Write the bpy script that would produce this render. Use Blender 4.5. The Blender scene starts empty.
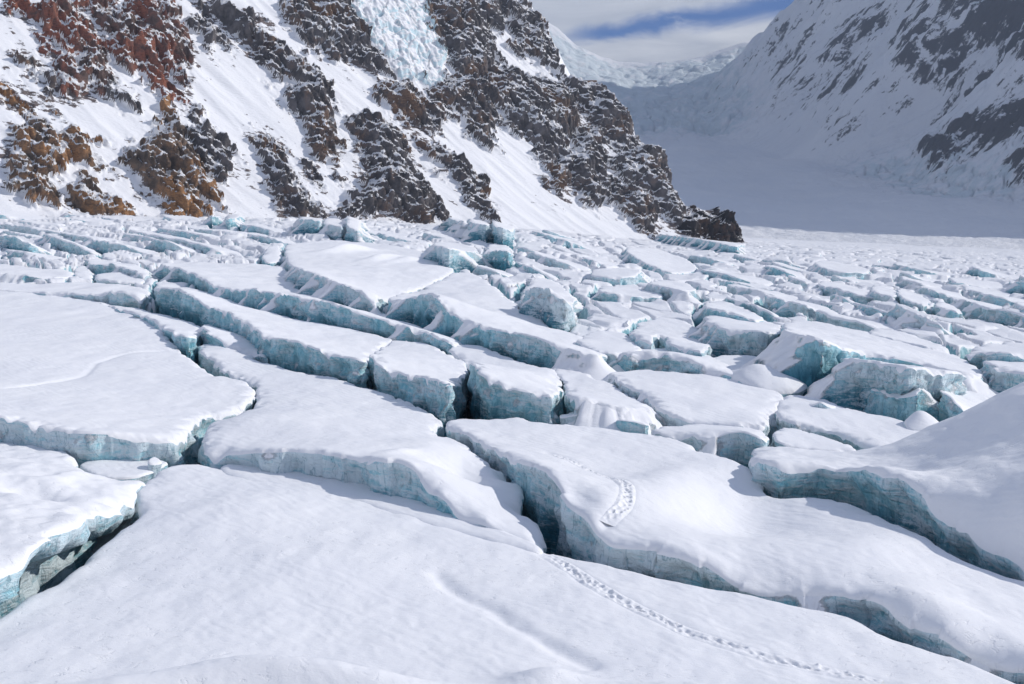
import bpy, math, random
import numpy as np
from mathutils import Vector, Matrix
from mathutils.geometry import delaunay_2d_cdt

# ---------------------------------------------------------------- camera, sky, sun, exposure
SC = bpy.context.scene
COL = SC.collection
CAMZ = 20.0
PITCH = math.atan(0.162)
cam_data = bpy.data.cameras.new("camera")
cam = bpy.data.objects.new("camera", cam_data)
COL.objects.link(cam)
cam.location = (0, 0, CAMZ)
cam.rotation_euler = (math.pi / 2 - PITCH, 0, 0)
cam_data.sensor_width = 36.0
cam_data.lens = 36.0 * 1000.0 / 1024.0
cam_data.clip_start = 0.5
cam_data.clip_end = 60000
SC.camera = cam

SUN_AZ, SUN_EL = math.radians(87), math.radians(33)
sun_data = bpy.data.lights.new("sun", 'SUN')
sun = bpy.data.objects.new("sun", sun_data)
COL.objects.link(sun)
sun_data.energy = 3.5
sun_data.angle = math.radians(0.6)
sun_data.color = (1.0, 0.955, 0.90)
SUNV = Vector((math.sin(SUN_AZ) * math.cos(SUN_EL), math.cos(SUN_AZ) * math.cos(SUN_EL), math.sin(SUN_EL)))
sun.rotation_euler = SUNV.to_track_quat('Z', 'Y').to_euler()
sun.location = (60, 20, 80)

SC.view_settings.view_transform = 'Standard'
SC.view_settings.look = 'None'
SC.view_settings.exposure = 0.27
SC.view_settings.gamma = 1.0
SC.view_settings.use_curve_mapping = False

world = bpy.data.worlds.new("World")
SC.world = world
world.use_nodes = True
W = world.node_tree
W.nodes.clear()


def nd(tree, kind, **kw):
    n = tree.nodes.new(kind)
    for k, v in kw.items():
        setattr(n, k, v)
    return n


def sock(n, key):
    return n.inputs[key]


class NT:
    """small helper to write node trees as expressions"""
    def __init__(self, tree):
        self.t = tree

    def put(self, s, v):
        if hasattr(v, 'is_output'):
            self.t.links.new(v, s)
        elif v is not None:
            s.default_value = v

    def math(self, op, a, b=None, c=None, clamp=False):
        n = self.t.nodes.new('ShaderNodeMath'); n.operation = op; n.use_clamp = clamp
        self.put(n.inputs[0], a)
        if b is not None: self.put(n.inputs[1], b)
        if c is not None: self.put(n.inputs[2], c)
        return n.outputs[0]

    def vmath(self, op, a, b=None, out=0):
        n = self.t.nodes.new('ShaderNodeVectorMath'); n.operation = op
        self.put(n.inputs[0], a)
        if b is not None: self.put(n.inputs[1], b)
        return n.outputs[out]

    def sep(self, v):
        n = self.t.nodes.new('ShaderNodeSeparateXYZ'); self.put(n.inputs[0], v); return n.outputs

    def comb(self, x, y, z):
        n = self.t.nodes.new('ShaderNodeCombineXYZ')
        self.put(n.inputs[0], x); self.put(n.inputs[1], y); self.put(n.inputs[2], z); return n.outputs[0]

    def noise(self, v, scale, detail=4, rough=0.55, lac=2.0, dist=0.0, col=False):
        n = self.t.nodes.new('ShaderNodeTexNoise')
        self.put(n.inputs['Vector'], v); n.inputs['Scale'].default_value = scale
        n.inputs['Detail'].default_value = detail; n.inputs['Roughness'].default_value = rough
        n.inputs['Lacunarity'].default_value = lac; n.inputs['Distortion'].default_value = dist
        return n.outputs['Color' if col else 'Fac']

    def voro(self, v, scale, feature='F1', out='Distance', rnd=1.0):
        n = self.t.nodes.new('ShaderNodeTexVoronoi'); n.feature = feature
        self.put(n.inputs['Vector'], v); n.inputs['Scale'].default_value = scale
        n.inputs['Randomness'].default_value = rnd
        return n.outputs[out]

    def ramp(self, f, stops, interp='LINEAR'):
        n = self.t.nodes.new('ShaderNodeValToRGB'); n.color_ramp.interpolation = interp
        self.put(n.inputs[0], f)
        cr = n.color_ramp
        while len(cr.elements) < len(stops): cr.elements.new(0.5)
        for e, (p, c) in zip(cr.elements, stops):
            e.position = p
            e.color = (c, c, c, 1) if not isinstance(c, tuple) else (c[0], c[1], c[2], 1)
        return n.outputs[0]

    def smooth(self, f, a, b):
        n = self.t.nodes.new('ShaderNodeMapRange'); n.interpolation_type = 'SMOOTHSTEP'
        self.put(n.inputs[0], f); self.put(n.inputs[1], a); self.put(n.inputs[2], b)
        return n.outputs[0]

    def mix(self, f, a, b):
        n = self.t.nodes.new('ShaderNodeMix'); n.data_type = 'RGBA'
        self.put(n.inputs[0], f)
        self.put(n.inputs[6], a if hasattr(a, 'is_output') else (a[0], a[1], a[2], 1))
        self.put(n.inputs[7], b if hasattr(b, 'is_output') else (b[0], b[1], b[2], 1))
        return n.outputs[2]

    def bump(self, h, strength, dist, normal=None):
        n = self.t.nodes.new('ShaderNodeBump')
        n.inputs['Strength'].default_value = strength; n.inputs['Distance'].default_value = dist
        self.put(n.inputs['Height'], h)
        if normal is not None: self.put(n.inputs['Normal'], normal)
        return n.outputs[0]


wn = NT(W)
sky = nd(W, 'ShaderNodeTexSky', sky_type='NISHITA', sun_disc=False)
sky.sun_elevation = SUN_EL
sky.sun_rotation = SUN_AZ
sky.altitude = 3500
sky.air_density = 1.0
sky.dust_density = 0.3
sky.ozone_density = 1.5
tc = nd(W, 'ShaderNodeTexCoord')
dx, dy, dz = wn.sep(tc.outputs['Generated'])
el = wn.math('ARCTAN2', dz, wn.math('SQRT', wn.math('ADD', wn.math('MULTIPLY', dx, dx), wn.math('MULTIPLY', dy, dy))))
az = wn.math('ARCTAN2', dx, dy)
# streaky cloud deck: noise in (azimuth, elevation) stretched sideways
cv = wn.comb(wn.math('MULTIPLY', az, 1.0), wn.math('MULTIPLY', el, 3.4), 0.0)
n1 = wn.noise(cv, 9.0, 7, 0.62, dist=0.8)
n2 = wn.noise(cv, 2.2, 5, 0.55, dist=0.4)
# one open strip of blue in an otherwise clouded sky, rising to the right
line = wn.math('SUBTRACT', el, wn.math('ADD', 0.1345, wn.math('MULTIPLY', wn.math('SUBTRACT', az, 0.06), 0.14)))
line = wn.math('ADD', line, wn.math('MULTIPLY', wn.math('SUBTRACT', n1, 0.5), 0.03))
halfw = wn.math('ADD', 0.0062, wn.math('MULTIPLY', wn.math('SUBTRACT', az, 0.05), 0.026))
strip = wn.smooth(wn.math('ABSOLUTE', line), wn.math('MULTIPLY', halfw, 1.75), wn.math('MULTIPLY', halfw, 0.15))
strip = wn.math('MULTIPLY', strip, wn.smooth(az, 0.025, 0.09))
strip = wn.math('MULTIPLY', strip, wn.smooth(n1, 0.15, 0.42))
holes = wn.math('MULTIPLY', wn.smooth(n2, 0.36, 0.50), wn.smooth(el, 0.25, 0.5))
clear = wn.math('MAXIMUM', strip, wn.math('MULTIPLY', holes, 0.85))
cloudb = wn.ramp(wn.noise(cv, 6.5, 7, 0.6, dist=1.1), [(0.28, (3.3, 3.55, 4.2)), (0.70, (6.3, 6.4, 6.8))])
skyc = wn.mix(wn.math('MULTIPLY', holes, 0.85), cloudb, wn.vmath('MULTIPLY', sky.outputs[0], (0.84, 0.98, 1.16)))
skyc = wn.mix(strip, skyc, wn.vmath('MULTIPLY', sky.outputs[0], (0.06, 0.27, 0.60)))
bg = nd(W, 'ShaderNodeBackground')
W.links.new(skyc, bg.inputs[0])
bg.inputs[1].default_value = 0.12
wo = nd(W, 'ShaderNodeOutputWorld')
W.links.new(bg.outputs[0], wo.inputs[0])

# ---------------------------------------------------------------- helpers
rng = np.random.RandomState(7)
PERM = np.concatenate([np.random.RandomState(3).permutation(256)] * 3)
G3 = np.random.RandomState(5).normal(size=(256, 3)); G3 /= np.linalg.norm(G3, axis=1)[:, None]


def pn(x, y, z=0.0):
    """perlin gradient noise, about -1..1"""
    x, y, z = np.broadcast_arrays(np.asarray(x, float), np.asarray(y, float), np.asarray(z, float))
    xi, yi, zi = np.floor(x).astype(int), np.floor(y).astype(int), np.floor(z).astype(int)
    xf, yf, zf = x - xi, y - yi, z - zi
    u, v, w = xf**3 * (xf * (xf * 6 - 15) + 10), yf**3 * (yf * (yf * 6 - 15) + 10), zf**3 * (zf * (zf * 6 - 15) + 10)
    out = 0
    for i in (0, 1):
        a = PERM[(xi + i) & 255]
        wx = u if i else 1 - u
        for j in (0, 1):
            b = PERM[a + ((yi + j) & 255)]
            wy = v if j else 1 - v
            for k in (0, 1):
                g = G3[PERM[b + ((zi + k) & 255)]]
                wz = w if k else 1 - w
                out = out + wx * wy * wz * (g[..., 0] * (xf - i) + g[..., 1] * (yf - j) + g[..., 2] * (zf - k))
    return out * 1.6


def fbm(x, y, z=0.0, oct=4, gain=0.5, lac=2.03):
    s, a = 0, 1.0
    for o in range(oct):
        s = s + a * pn(x * lac**o + 17.3 * o, y * lac**o + 5.1 * o, z * lac**o)
        a *= gain
    return s


def ridged(x, y, z=0.0, oct=4, gain=0.5, lac=2.07):
    s, a = 0, 1.0
    for o in range(oct):
        n = 1 - np.abs(pn(x * lac**o + 31.7 * o, y * lac**o + 9.9 * o, z * lac**o)) * 1.6
        s = s + a * n
        a *= gain
    return s


def cell(x, y, jit=0.9):
    """worley: f1, f2, random value and random tilt of the nearest cell"""
    xi, yi = np.floor(x).astype(int), np.floor(y).astype(int)
    f1 = np.full(x.shape, 9.0); f2 = np.full(x.shape, 9.0); rv = np.zeros(x.shape)
    ox = np.zeros(x.shape); oy = np.zeros(x.shape)
    for i in (-1, 0, 1):
        for j in (-1, 0, 1):
            h = PERM[PERM[(xi + i) & 255] + ((yi + j) & 255)]
            h2 = PERM[h + 71]
            cx = xi + i + 0.5 + jit * (h / 255.0 - 0.5); cy = yi + j + 0.5 + jit * (h2 / 255.0 - 0.5)
            d = np.hypot(x - cx, y - cy)
            m = d < f1
            f2 = np.where(m, f1, np.minimum(f2, d))
            f1 = np.where(m, d, f1)
            rv = np.where(m, PERM[h2 + 13] / 255.0, rv)
            ox = np.where(m, x - cx, ox); oy = np.where(m, y - cy, oy)
    return f1, f2, rv, ox, oy


def sst(a, b, x):
    t = np.clip((x - a) / (b - a), 0, 1)
    return t * t * (3 - 2 * t)


PA, PB = 0.041, 0.031          # the glacier falls away to the right and into the distance
CP, SP = math.cos(PITCH), math.sin(PITCH)


def ray(px, py):
    a, b = (px - 512) / 1000.0, (342 - py) / 1000.0
    return np.array([a, CP + b * SP, -SP + b * CP])


def plane(x, y):
    """mean glacier surface: a tilted plane swelling up against the foot of the left mountain"""
    k = x / np.maximum(y, 1.0)
    U = np.interp(k, [-.9, -.512, -.18, .013, .12, .16, 1], [4, 6.5, 10, 8, 2, 0, 0])
    t = np.clip((np.hypot(x, y) - 170) / 450.0, 0, 1)
    return -PA * x - PB * y + U * t * t * (3 - 2 * t)


def at(px, py, h=0.0):
    """ground point seen at a pixel of a 1024 wide frame, h metres above the mean glacier surface"""
    d = ray(px, py)
    a, b = 5.0, 2500.0
    for _ in range(40):
        m = (a + b) / 2
        if CAMZ + d[2] * m > plane(d[0] * m, d[1] * m) + h: a = m
        else: b = m
    return np.array([d[0] * a, d[1] * a])


def project(x, y, z):
    z = z - CAMZ
    f = y * CP - z * SP
    u = y * SP + z * CP
    return 512 + 1000 * x / f, 342 - 1000 * u / f


def raise_to(px, py, x, y):
    """height above the plane that makes the plan point (x, y) show at row py"""
    b = (342 - py) / 1000.0
    # z such that u/f = b
    z = (b * y * CP - y * SP) / (CP + b * SP)
    return CAMZ + z - plane(x, y)


def mesh_obj(name, V, F, mat=None, parent=None, smooth=True, link=True):
    me = bpy.data.meshes.new(name)
    V = np.asarray(V, dtype=np.float32)
    if isinstance(F, np.ndarray):
        nf, k = F.shape
        li = F.astype(np.int32).ravel(); ls = np.arange(0, nf * k, k, dtype=np.int32); lt = np.full(nf, k, np.int32)
    else:
        lt = np.array([len(f) for f in F], np.int32); ls = np.concatenate([[0], np.cumsum(lt)[:-1]]).astype(np.int32)
        li = np.fromiter((i for f in F for i in f), np.int32)
    me.vertices.add(len(V)); me.vertices.foreach_set('co', V.ravel())
    me.loops.add(len(li)); me.loops.foreach_set('vertex_index', li)
    me.polygons.add(len(lt)); me.polygons.foreach_set('loop_start', ls); me.polygons.foreach_set('loop_total', lt)
    me.polygons.foreach_set('use_smooth', np.full(len(lt), smooth, bool))
    me.update(calc_edges=True)
    me.validate()
    if mat: me.materials.append(mat)
    o = bpy.data.objects.new(name, me)
    if link: COL.objects.link(o)
    if parent: o.parent = parent
    return o


def tag(o, label=None, cat=None, group=None, kind=None):
    if label: o['label'] = label
    if cat: o['category'] = cat
    if group: o['group'] = group
    if kind: o['kind'] = kind
    return o


def in_poly(P, X, Y):
    r = np.zeros(X.shape, bool)
    n = len(P)
    for i in range(n):
        x0, y0 = P[i]; x1, y1 = P[(i + 1) % n]
        if y0 == y1: continue
        c = ((y0 > Y) != (y1 > Y)) & (X < (x1 - x0) * (Y - y0) / (y1 - y0) + x0)
        r ^= c
    return r


def seg_dist(P, X, Y, closed=True):
    d = np.full(X.shape, 1e9)
    n = len(P)
    for i in range(n if closed else n - 1):
        x0, y0 = P[i]; x1, y1 = P[(i + 1) % n]
        ex, ey = x1 - x0, y1 - y0
        L = ex * ex + ey * ey + 1e-12
        t = np.clip(((X - x0) * ex + (Y - y0) * ey) / L, 0, 1)
        np.minimum(d, np.hypot(X - x0 - t * ex, Y - y0 - t * ey), out=d)
    return d


# ---------------------------------------------------------------- materials
def new_mat(name):
    m = bpy.data.materials.new(name); m.use_nodes = True
    t = m.node_tree; t.nodes.clear()
    out = t.nodes.new('ShaderNodeOutputMaterial'); b = t.nodes.new('ShaderNodeBsdfPrincipled')
    t.links.new(b.outputs[0], out.inputs[0])
    return m, NT(t), b


SNOW = (0.83, 0.83, 0.845)


def snow_bump(n, P, near=1.0):
    g = n.noise(n.vmath('MULTIPLY', P, (1.0, 2.2, 1.0)), 2.2, 5, 0.6)
    f = n.noise(P, 11.0, 3, 0.6)
    c = n.noise(P, 0.35, 4, 0.5)
    pits = n.smooth(n.noise(n.vmath('MULTIPLY', P, (1.0, 1.7, 1.0)), 1.5, 4, 0.6, dist=0.5), 0.55, 0.72)
    where = n.smooth(n.noise(P, 0.07, 3, 0.5), 0.42, 0.60)
    rip = n.t.nodes.new('ShaderNodeTexWave'); rip.wave_type = 'BANDS'; rip.bands_direction = 'DIAGONAL'
    n.put(rip.inputs['Vector'], P); rip.inputs['Scale'].default_value = 0.55; rip.inputs['Distortion'].default_value = 9.0
    rip.inputs['Detail'].default_value = 3.0; rip.inputs['Detail Scale'].default_value = 0.8
    h = n.math('ADD', n.math('MULTIPLY', g, 0.055 * near), n.math('ADD', n.math('MULTIPLY', f, 0.006 * near), n.math('MULTIPLY', c, 0.10)))
    h = n.math('SUBTRACT', h, n.math('MULTIPLY', n.math('MULTIPLY', pits, where), 0.055))
    h = n.math('ADD', h, n.math('MULTIPLY', n.math('MULTIPLY', rip.outputs['Fac'], n.math('SUBTRACT', 1.0, where)), 0.028))
    return h


def mat_snow():
    m, n, b = new_mat("wind_packed_snow")
    P = n.t.nodes.new('ShaderNodeNewGeometry').outputs['Position']
    v = n.noise(P, 0.09, 5, 0.55)
    v2 = n.noise(n.vmath('MULTIPLY', P, (1, 2.5, 1)), 1.3, 5, 0.65)
    c = n.mix(n.smooth(v, 0.3, 0.7), (0.815, 0.818, 0.838), (0.845, 0.845, 0.855))
    c = n.mix(n.math('MULTIPLY', n.smooth(v2, 0.56, 0.8), 0.2), c, (0.70, 0.72, 0.78))
    n.put(b.inputs['Base Color'], c)
    b.inputs['Roughness'].default_value = 0.72
    b.inputs['Specular IOR Level'].default_value = 0.25
    n.put(b.inputs['Normal'], n.bump(snow_bump(n, P), 0.55, 1.0))
    return m


def mat_ice(name, tint=1.0, snowy=0.5):
    """fractured glacier ice: frost and plastered snow over blue ice, bluer where it is old and dense, darkened with depth for crevasse shade"""
    m, n, b = new_mat(name)
    geo = n.t.nodes.new('ShaderNodeNewGeometry')
    P = geo.outputs['Position']
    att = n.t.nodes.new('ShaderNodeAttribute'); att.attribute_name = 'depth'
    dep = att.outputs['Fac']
    nz = n.sep(geo.outputs['Normal'])[2]
    Pz = n.vmath('MULTIPLY', P, (0.55, 0.55, 2.6))       # bedding
    Pv = n.vmath('MULTIPLY', P, (1.5, 1.5, 0.35))        # vertical fractures
    lay = n.noise(Pz, 0.9, 6, 0.65, dist=0.8)
    ver = n.noise(Pv, 0.9, 6, 0.62, dist=0.5)
    big = n.noise(P, 0.16, 4, 0.5)
    fine = n.noise(P, 3.5, 6, 0.7)
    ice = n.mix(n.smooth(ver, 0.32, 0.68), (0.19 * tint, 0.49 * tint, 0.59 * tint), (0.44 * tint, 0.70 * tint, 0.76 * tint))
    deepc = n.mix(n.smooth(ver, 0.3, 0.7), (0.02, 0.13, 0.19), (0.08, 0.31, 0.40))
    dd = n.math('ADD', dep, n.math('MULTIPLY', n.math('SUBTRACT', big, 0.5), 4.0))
    ice = n.mix(n.smooth(dd, 1.3, 4.6), ice, deepc)  # darkened with depth: gap shade painted in along with the denser ice
    frost = n.math('ADD', n.math('MULTIPLY', lay, 0.55), n.math('MULTIPLY', fine, 0.25))
    frost = n.math('ADD', frost, n.math('MULTIPLY', big, 0.35))
    oi = n.t.nodes.new('ShaderNodeObjectInfo')
    frost = n.math('ADD', frost, n.math('MULTIPLY', n.math('SUBTRACT', oi.outputs['Random'], 0.35), 0.12))
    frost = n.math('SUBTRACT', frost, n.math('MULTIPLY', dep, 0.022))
    fr = n.smooth(frost, 0.55 - 0.12 * snowy, 0.62)
    c = n.mix(n.math('MULTIPLY', fr, 0.92), ice, (0.66, 0.755, 0.80))
    slit = n.smooth(n.math('ABSOLUTE', n.math('SUBTRACT', n.noise(Pv, 0.42, 4, 0.55, dist=0.4), 0.5)), 0.014, 0.002)
    c = n.mix(n.math('MULTIPLY', slit, 0.45), c, (0.05, 0.22, 0.29))
    ledge = n.smooth(n.math('ADD', nz, n.math('MULTIPLY', n.math('SUBTRACT', fine, 0.5), 0.5)), 0.30, 0.55)
    c = n.mix(ledge, c, SNOW)
    grime = n.math('MULTIPLY', n.smooth(n.noise(Pz, 1.7, 5, 0.7, dist=1.2), 0.66, 0.74), 0.22)
    c = n.mix(grime, c, (0.12, 0.20, 0.25))
    n.put(b.inputs['Base Color'], c)
    n.put(b.inputs['Roughness'], n.math('ADD', 0.38, n.math('MULTIPLY', fr, 0.35)))
    b.inputs['Specular IOR Level'].default_value = 0.35
    h = n.math('ADD', n.math('MULTIPLY', lay, 0.5), n.math('MULTIPLY', ver, 0.6))
    h = n.math('ADD', h, n.math('MULTIPLY', fine, 0.09))
    h = n.math('MULTIPLY', h, n.math('SUBTRACT', 1.0, n.math('MULTIPLY', ledge, 0.88)))
    n.put(b.inputs['Normal'], n.bump(h, 0.8, 0.7))
    return m


def mat_face(name, dark, warm, warmth, cover, scale=1.0, far=False):
    """weathered rock with snow lying wherever it is flat enough to hold"""
    m, n, b = new_mat(name)
    geo = n.t.nodes.new('ShaderNodeNewGeometry')
    P = n.vmath('SCALE', geo.outputs['Position']); P.node.inputs['Scale'].default_value = scale
    nz = n.sep(geo.outputs['Normal'])[2]
    big = n.noise(P, 0.02, 4, 0.6)
    mid = n.noise(P, 0.11, 6, 0.68, dist=0.4)
    QQ = n.t.nodes.new('ShaderNodeMapping'); QQ.inputs['Rotation'].default_value = (0.0, 0.85, -0.25)
    n.put(QQ.inputs['Vector'], P); QQ.inputs['Scale'].default_value = (0.28, 1.0, 1.3)
    fine = n.noise(QQ.outputs[0], 0.75, 6, 0.72)
    col = n.mix(n.smooth(mid, 0.35, 0.65), dark, tuple(min(1, d * 2.4) for d in dark))
    w = n.math('MULTIPLY', n.smooth(n.math('ADD', n.math('MULTIPLY', big, 0.6), n.math('MULTIPLY', mid, 0.4)), 0.56 - 0.16 * warmth, 0.66 - 0.12 * warmth), 0.95)
    col = n.mix(w, col, n.mix(n.smooth(fine, 0.35, 0.65), tuple(c * 0.5 for c in warm), warm))
    col = n.mix(n.math('MULTIPLY', n.smooth(fine, 0.60, 0.75), 0.4), col, (0.36, 0.32, 0.30))
    s = n.math('ADD', nz, n.math('MULTIPLY', n.math('SUBTRACT', mid, 0.5), 1.0))
    s = n.math('ADD', s, n.math('MULTIPLY', n.math('SUBTRACT', fine, 0.5), 0.85))
    s = n.math('ADD', s, n.math('MULTIPLY', n.math('SUBTRACT', n.noise(P, 0.045, 4, 0.6), 0.5), 1.35))
    sn = n.smooth(s, 0.53 - cover, 0.63 - cover)
    col = n.mix(sn, col, SNOW)
    n.put(b.inputs['Base Color'], col)
    b.inputs['Roughness'].default_value = 0.85
    b.inputs['Specular IOR Level'].default_value = 0.2
    h = n.math('ADD', n.math('MULTIPLY', mid, 2.2), n.math('MULTIPLY', fine, 0.9))
    h = n.math('ADD', h, n.math('MULTIPLY', sn, 0.25))
    n.put(b.inputs['Normal'], n.bump(h, 0.9, 1.0 / scale))
    return m


def mat_slope():
    """snow on the mountain flank with a scatter of rock just breaking through"""
    m, n, b = new_mat("mountain_snow")
    geo = n.t.nodes.new('ShaderNodeNewGeometry')
    P = geo.outputs['Position']
    mid = n.noise(P, 0.12, 5, 0.6)
    # flecks drawn out down the fall line
    Q = n.t.nodes.new('ShaderNodeMapping'); Q.inputs['Rotation'].default_value = (0.0, 0.85, -0.25)
    n.put(Q.inputs['Vector'], P); Q.inputs['Scale'].default_value = (0.35, 1.0, 1.3)
    fl = n.noise(Q.outputs[0], 0.22, 6, 0.70)
    fb = n.noise(P, 0.017, 3, 0.5)
    k = n.math('ADD', fl, n.math('MULTIPLY', n.math('SUBTRACT', fb, 0.5), 0.45))
    att = n.t.nodes.new('ShaderNodeAttribute'); att.attribute_name = 'rocky'
    k = n.math('ADD', k, n.math('MULTIPLY', att.outputs['Fac'], 0.16))
    spk = n.smooth(k, 0.685, 0.72)
    c = n.mix(spk, n.mix(mid, (0.81, 0.815, 0.835), SNOW), (0.13, 0.105, 0.10))
    n.put(b.inputs['Base Color'], c)
    b.inputs['Roughness'].default_value = 0.75
    b.inputs['Specular IOR Level'].default_value = 0.2
    h = n.math('ADD', n.math('MULTIPLY', n.noise(Q.outputs[0], 0.5, 5, 0.6), 0.8), n.math('MULTIPLY', spk, 0.6))
    n.put(b.inputs['Normal'], n.bump(h, 0.6, 1.0))
    return m


def mat_far():
    m, n, b = new_mat("distant_snow_and_rock")
    geo = n.t.nodes.new('ShaderNodeNewGeometry')
    P = geo.outputs['Position']
    nz = n.sep(geo.outputs['Normal'])[2]
    a1 = n.t.nodes.new('ShaderNodeAttribute'); a1.attribute_name = 'rocky'
    a2 = n.t.nodes.new('ShaderNodeAttribute'); a2.attribute_name = 'icy'
    mid = n.noise(P, 0.012, 6, 0.68, dist=0.4)
    Q = n.vmath('MULTIPLY', P, (0.45, 1.5, 0.45))
    fine = n.noise(Q, 0.035, 7, 0.75)
    k = n.math('ADD', n.math('MULTIPLY', mid, 0.45), n.math('MULTIPLY', fine, 0.55))
    k = n.math('ADD', k, n.math('MULTIPLY', a1.outputs['Fac'], 0.20))
    k = n.math('SUBTRACT', k, n.math('MULTIPLY', n.math('SUBTRACT', nz, 0.7), 0.25))
    flu = n.noise(n.vmath('MULTIPLY', P, (0.10, 1.0, 0.10)), 0.045, 5, 0.6, dist=0.3)
    k = n.math('ADD', k, n.math('MULTIPLY', n.math('SUBTRACT', flu, 0.5), 0.5))
    shade_vein = n.noise(n.vmath('MULTIPLY', P, (0.22, 1.3, 0.22)), 0.11, 6, 0.72, dist=0.5)  # thin rock streaks, also painting the ribs' light and dark into the colour
    k = n.math('ADD', k, n.math('MULTIPLY', n.math('SUBTRACT', shade_vein, 0.5), 0.34))
    rk = n.smooth(k, 0.635, 0.69)
    sn = n.mix(n.smooth(n.noise(P, 0.004, 5, 0.6), 0.3, 0.7), (0.78, 0.79, 0.82), SNOW)
    k2 = n.math('MULTIPLY', n.smooth(n.math('ADD', n.noise(P, 0.02, 6, 0.7), n.math('MULTIPLY', a2.outputs['Fac'], 0.3)), 0.62, 0.80), n.math('MINIMUM', n.math('MULTIPLY', a2.outputs['Fac'], 1.5), 1.0))
    sn = n.mix(n.math('MULTIPLY', k2, 0.35), sn, (0.33, 0.52, 0.58))
    c = n.mix(rk, sn, n.mix(mid, (0.035, 0.035, 0.045), (0.10, 0.085, 0.085)))
    n.put(b.inputs['Base Color'], c)
    b.inputs['Roughness'].default_value = 0.8
    b.inputs['Specular IOR Level'].default_value = 0.15
    h = n.math('ADD', n.math('MULTIPLY', fine, 14.0), n.math('MULTIPLY', mid, 16.0))
    h = n.math('ADD', h, n.math('MULTIPLY', n.math('MULTIPLY', flu, n.math('ADD', a1.outputs['Fac'], 0.5)), 34.0))
    n.put(b.inputs['Normal'], n.bump(h, 0.6, 1.0))
    return m


M_SNOW = mat_snow()
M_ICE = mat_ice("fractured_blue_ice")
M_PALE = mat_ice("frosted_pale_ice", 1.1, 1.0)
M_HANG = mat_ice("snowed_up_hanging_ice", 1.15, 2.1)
M_ROCK = mat_face("dark_gneiss", (0.065, 0.06, 0.062), (0.24, 0.15, 0.10), 0.38, 0.05)
M_OCHRE = mat_face("ochre_rock", (0.085, 0.065, 0.052), (0.42, 0.22, 0.10), 0.85, 0.03)
M_RED = mat_face("red_brown_rock", (0.08, 0.055, 0.048), (0.33, 0.12, 0.075), 0.85, 0.06)
M_BLACK = mat_face("black_spur_rock", (0.018, 0.015, 0.016), (0.10, 0.055, 0.035), 0.3, -0.16)
M_SLOPE = mat_slope()
M_FAR = mat_far()
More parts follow.
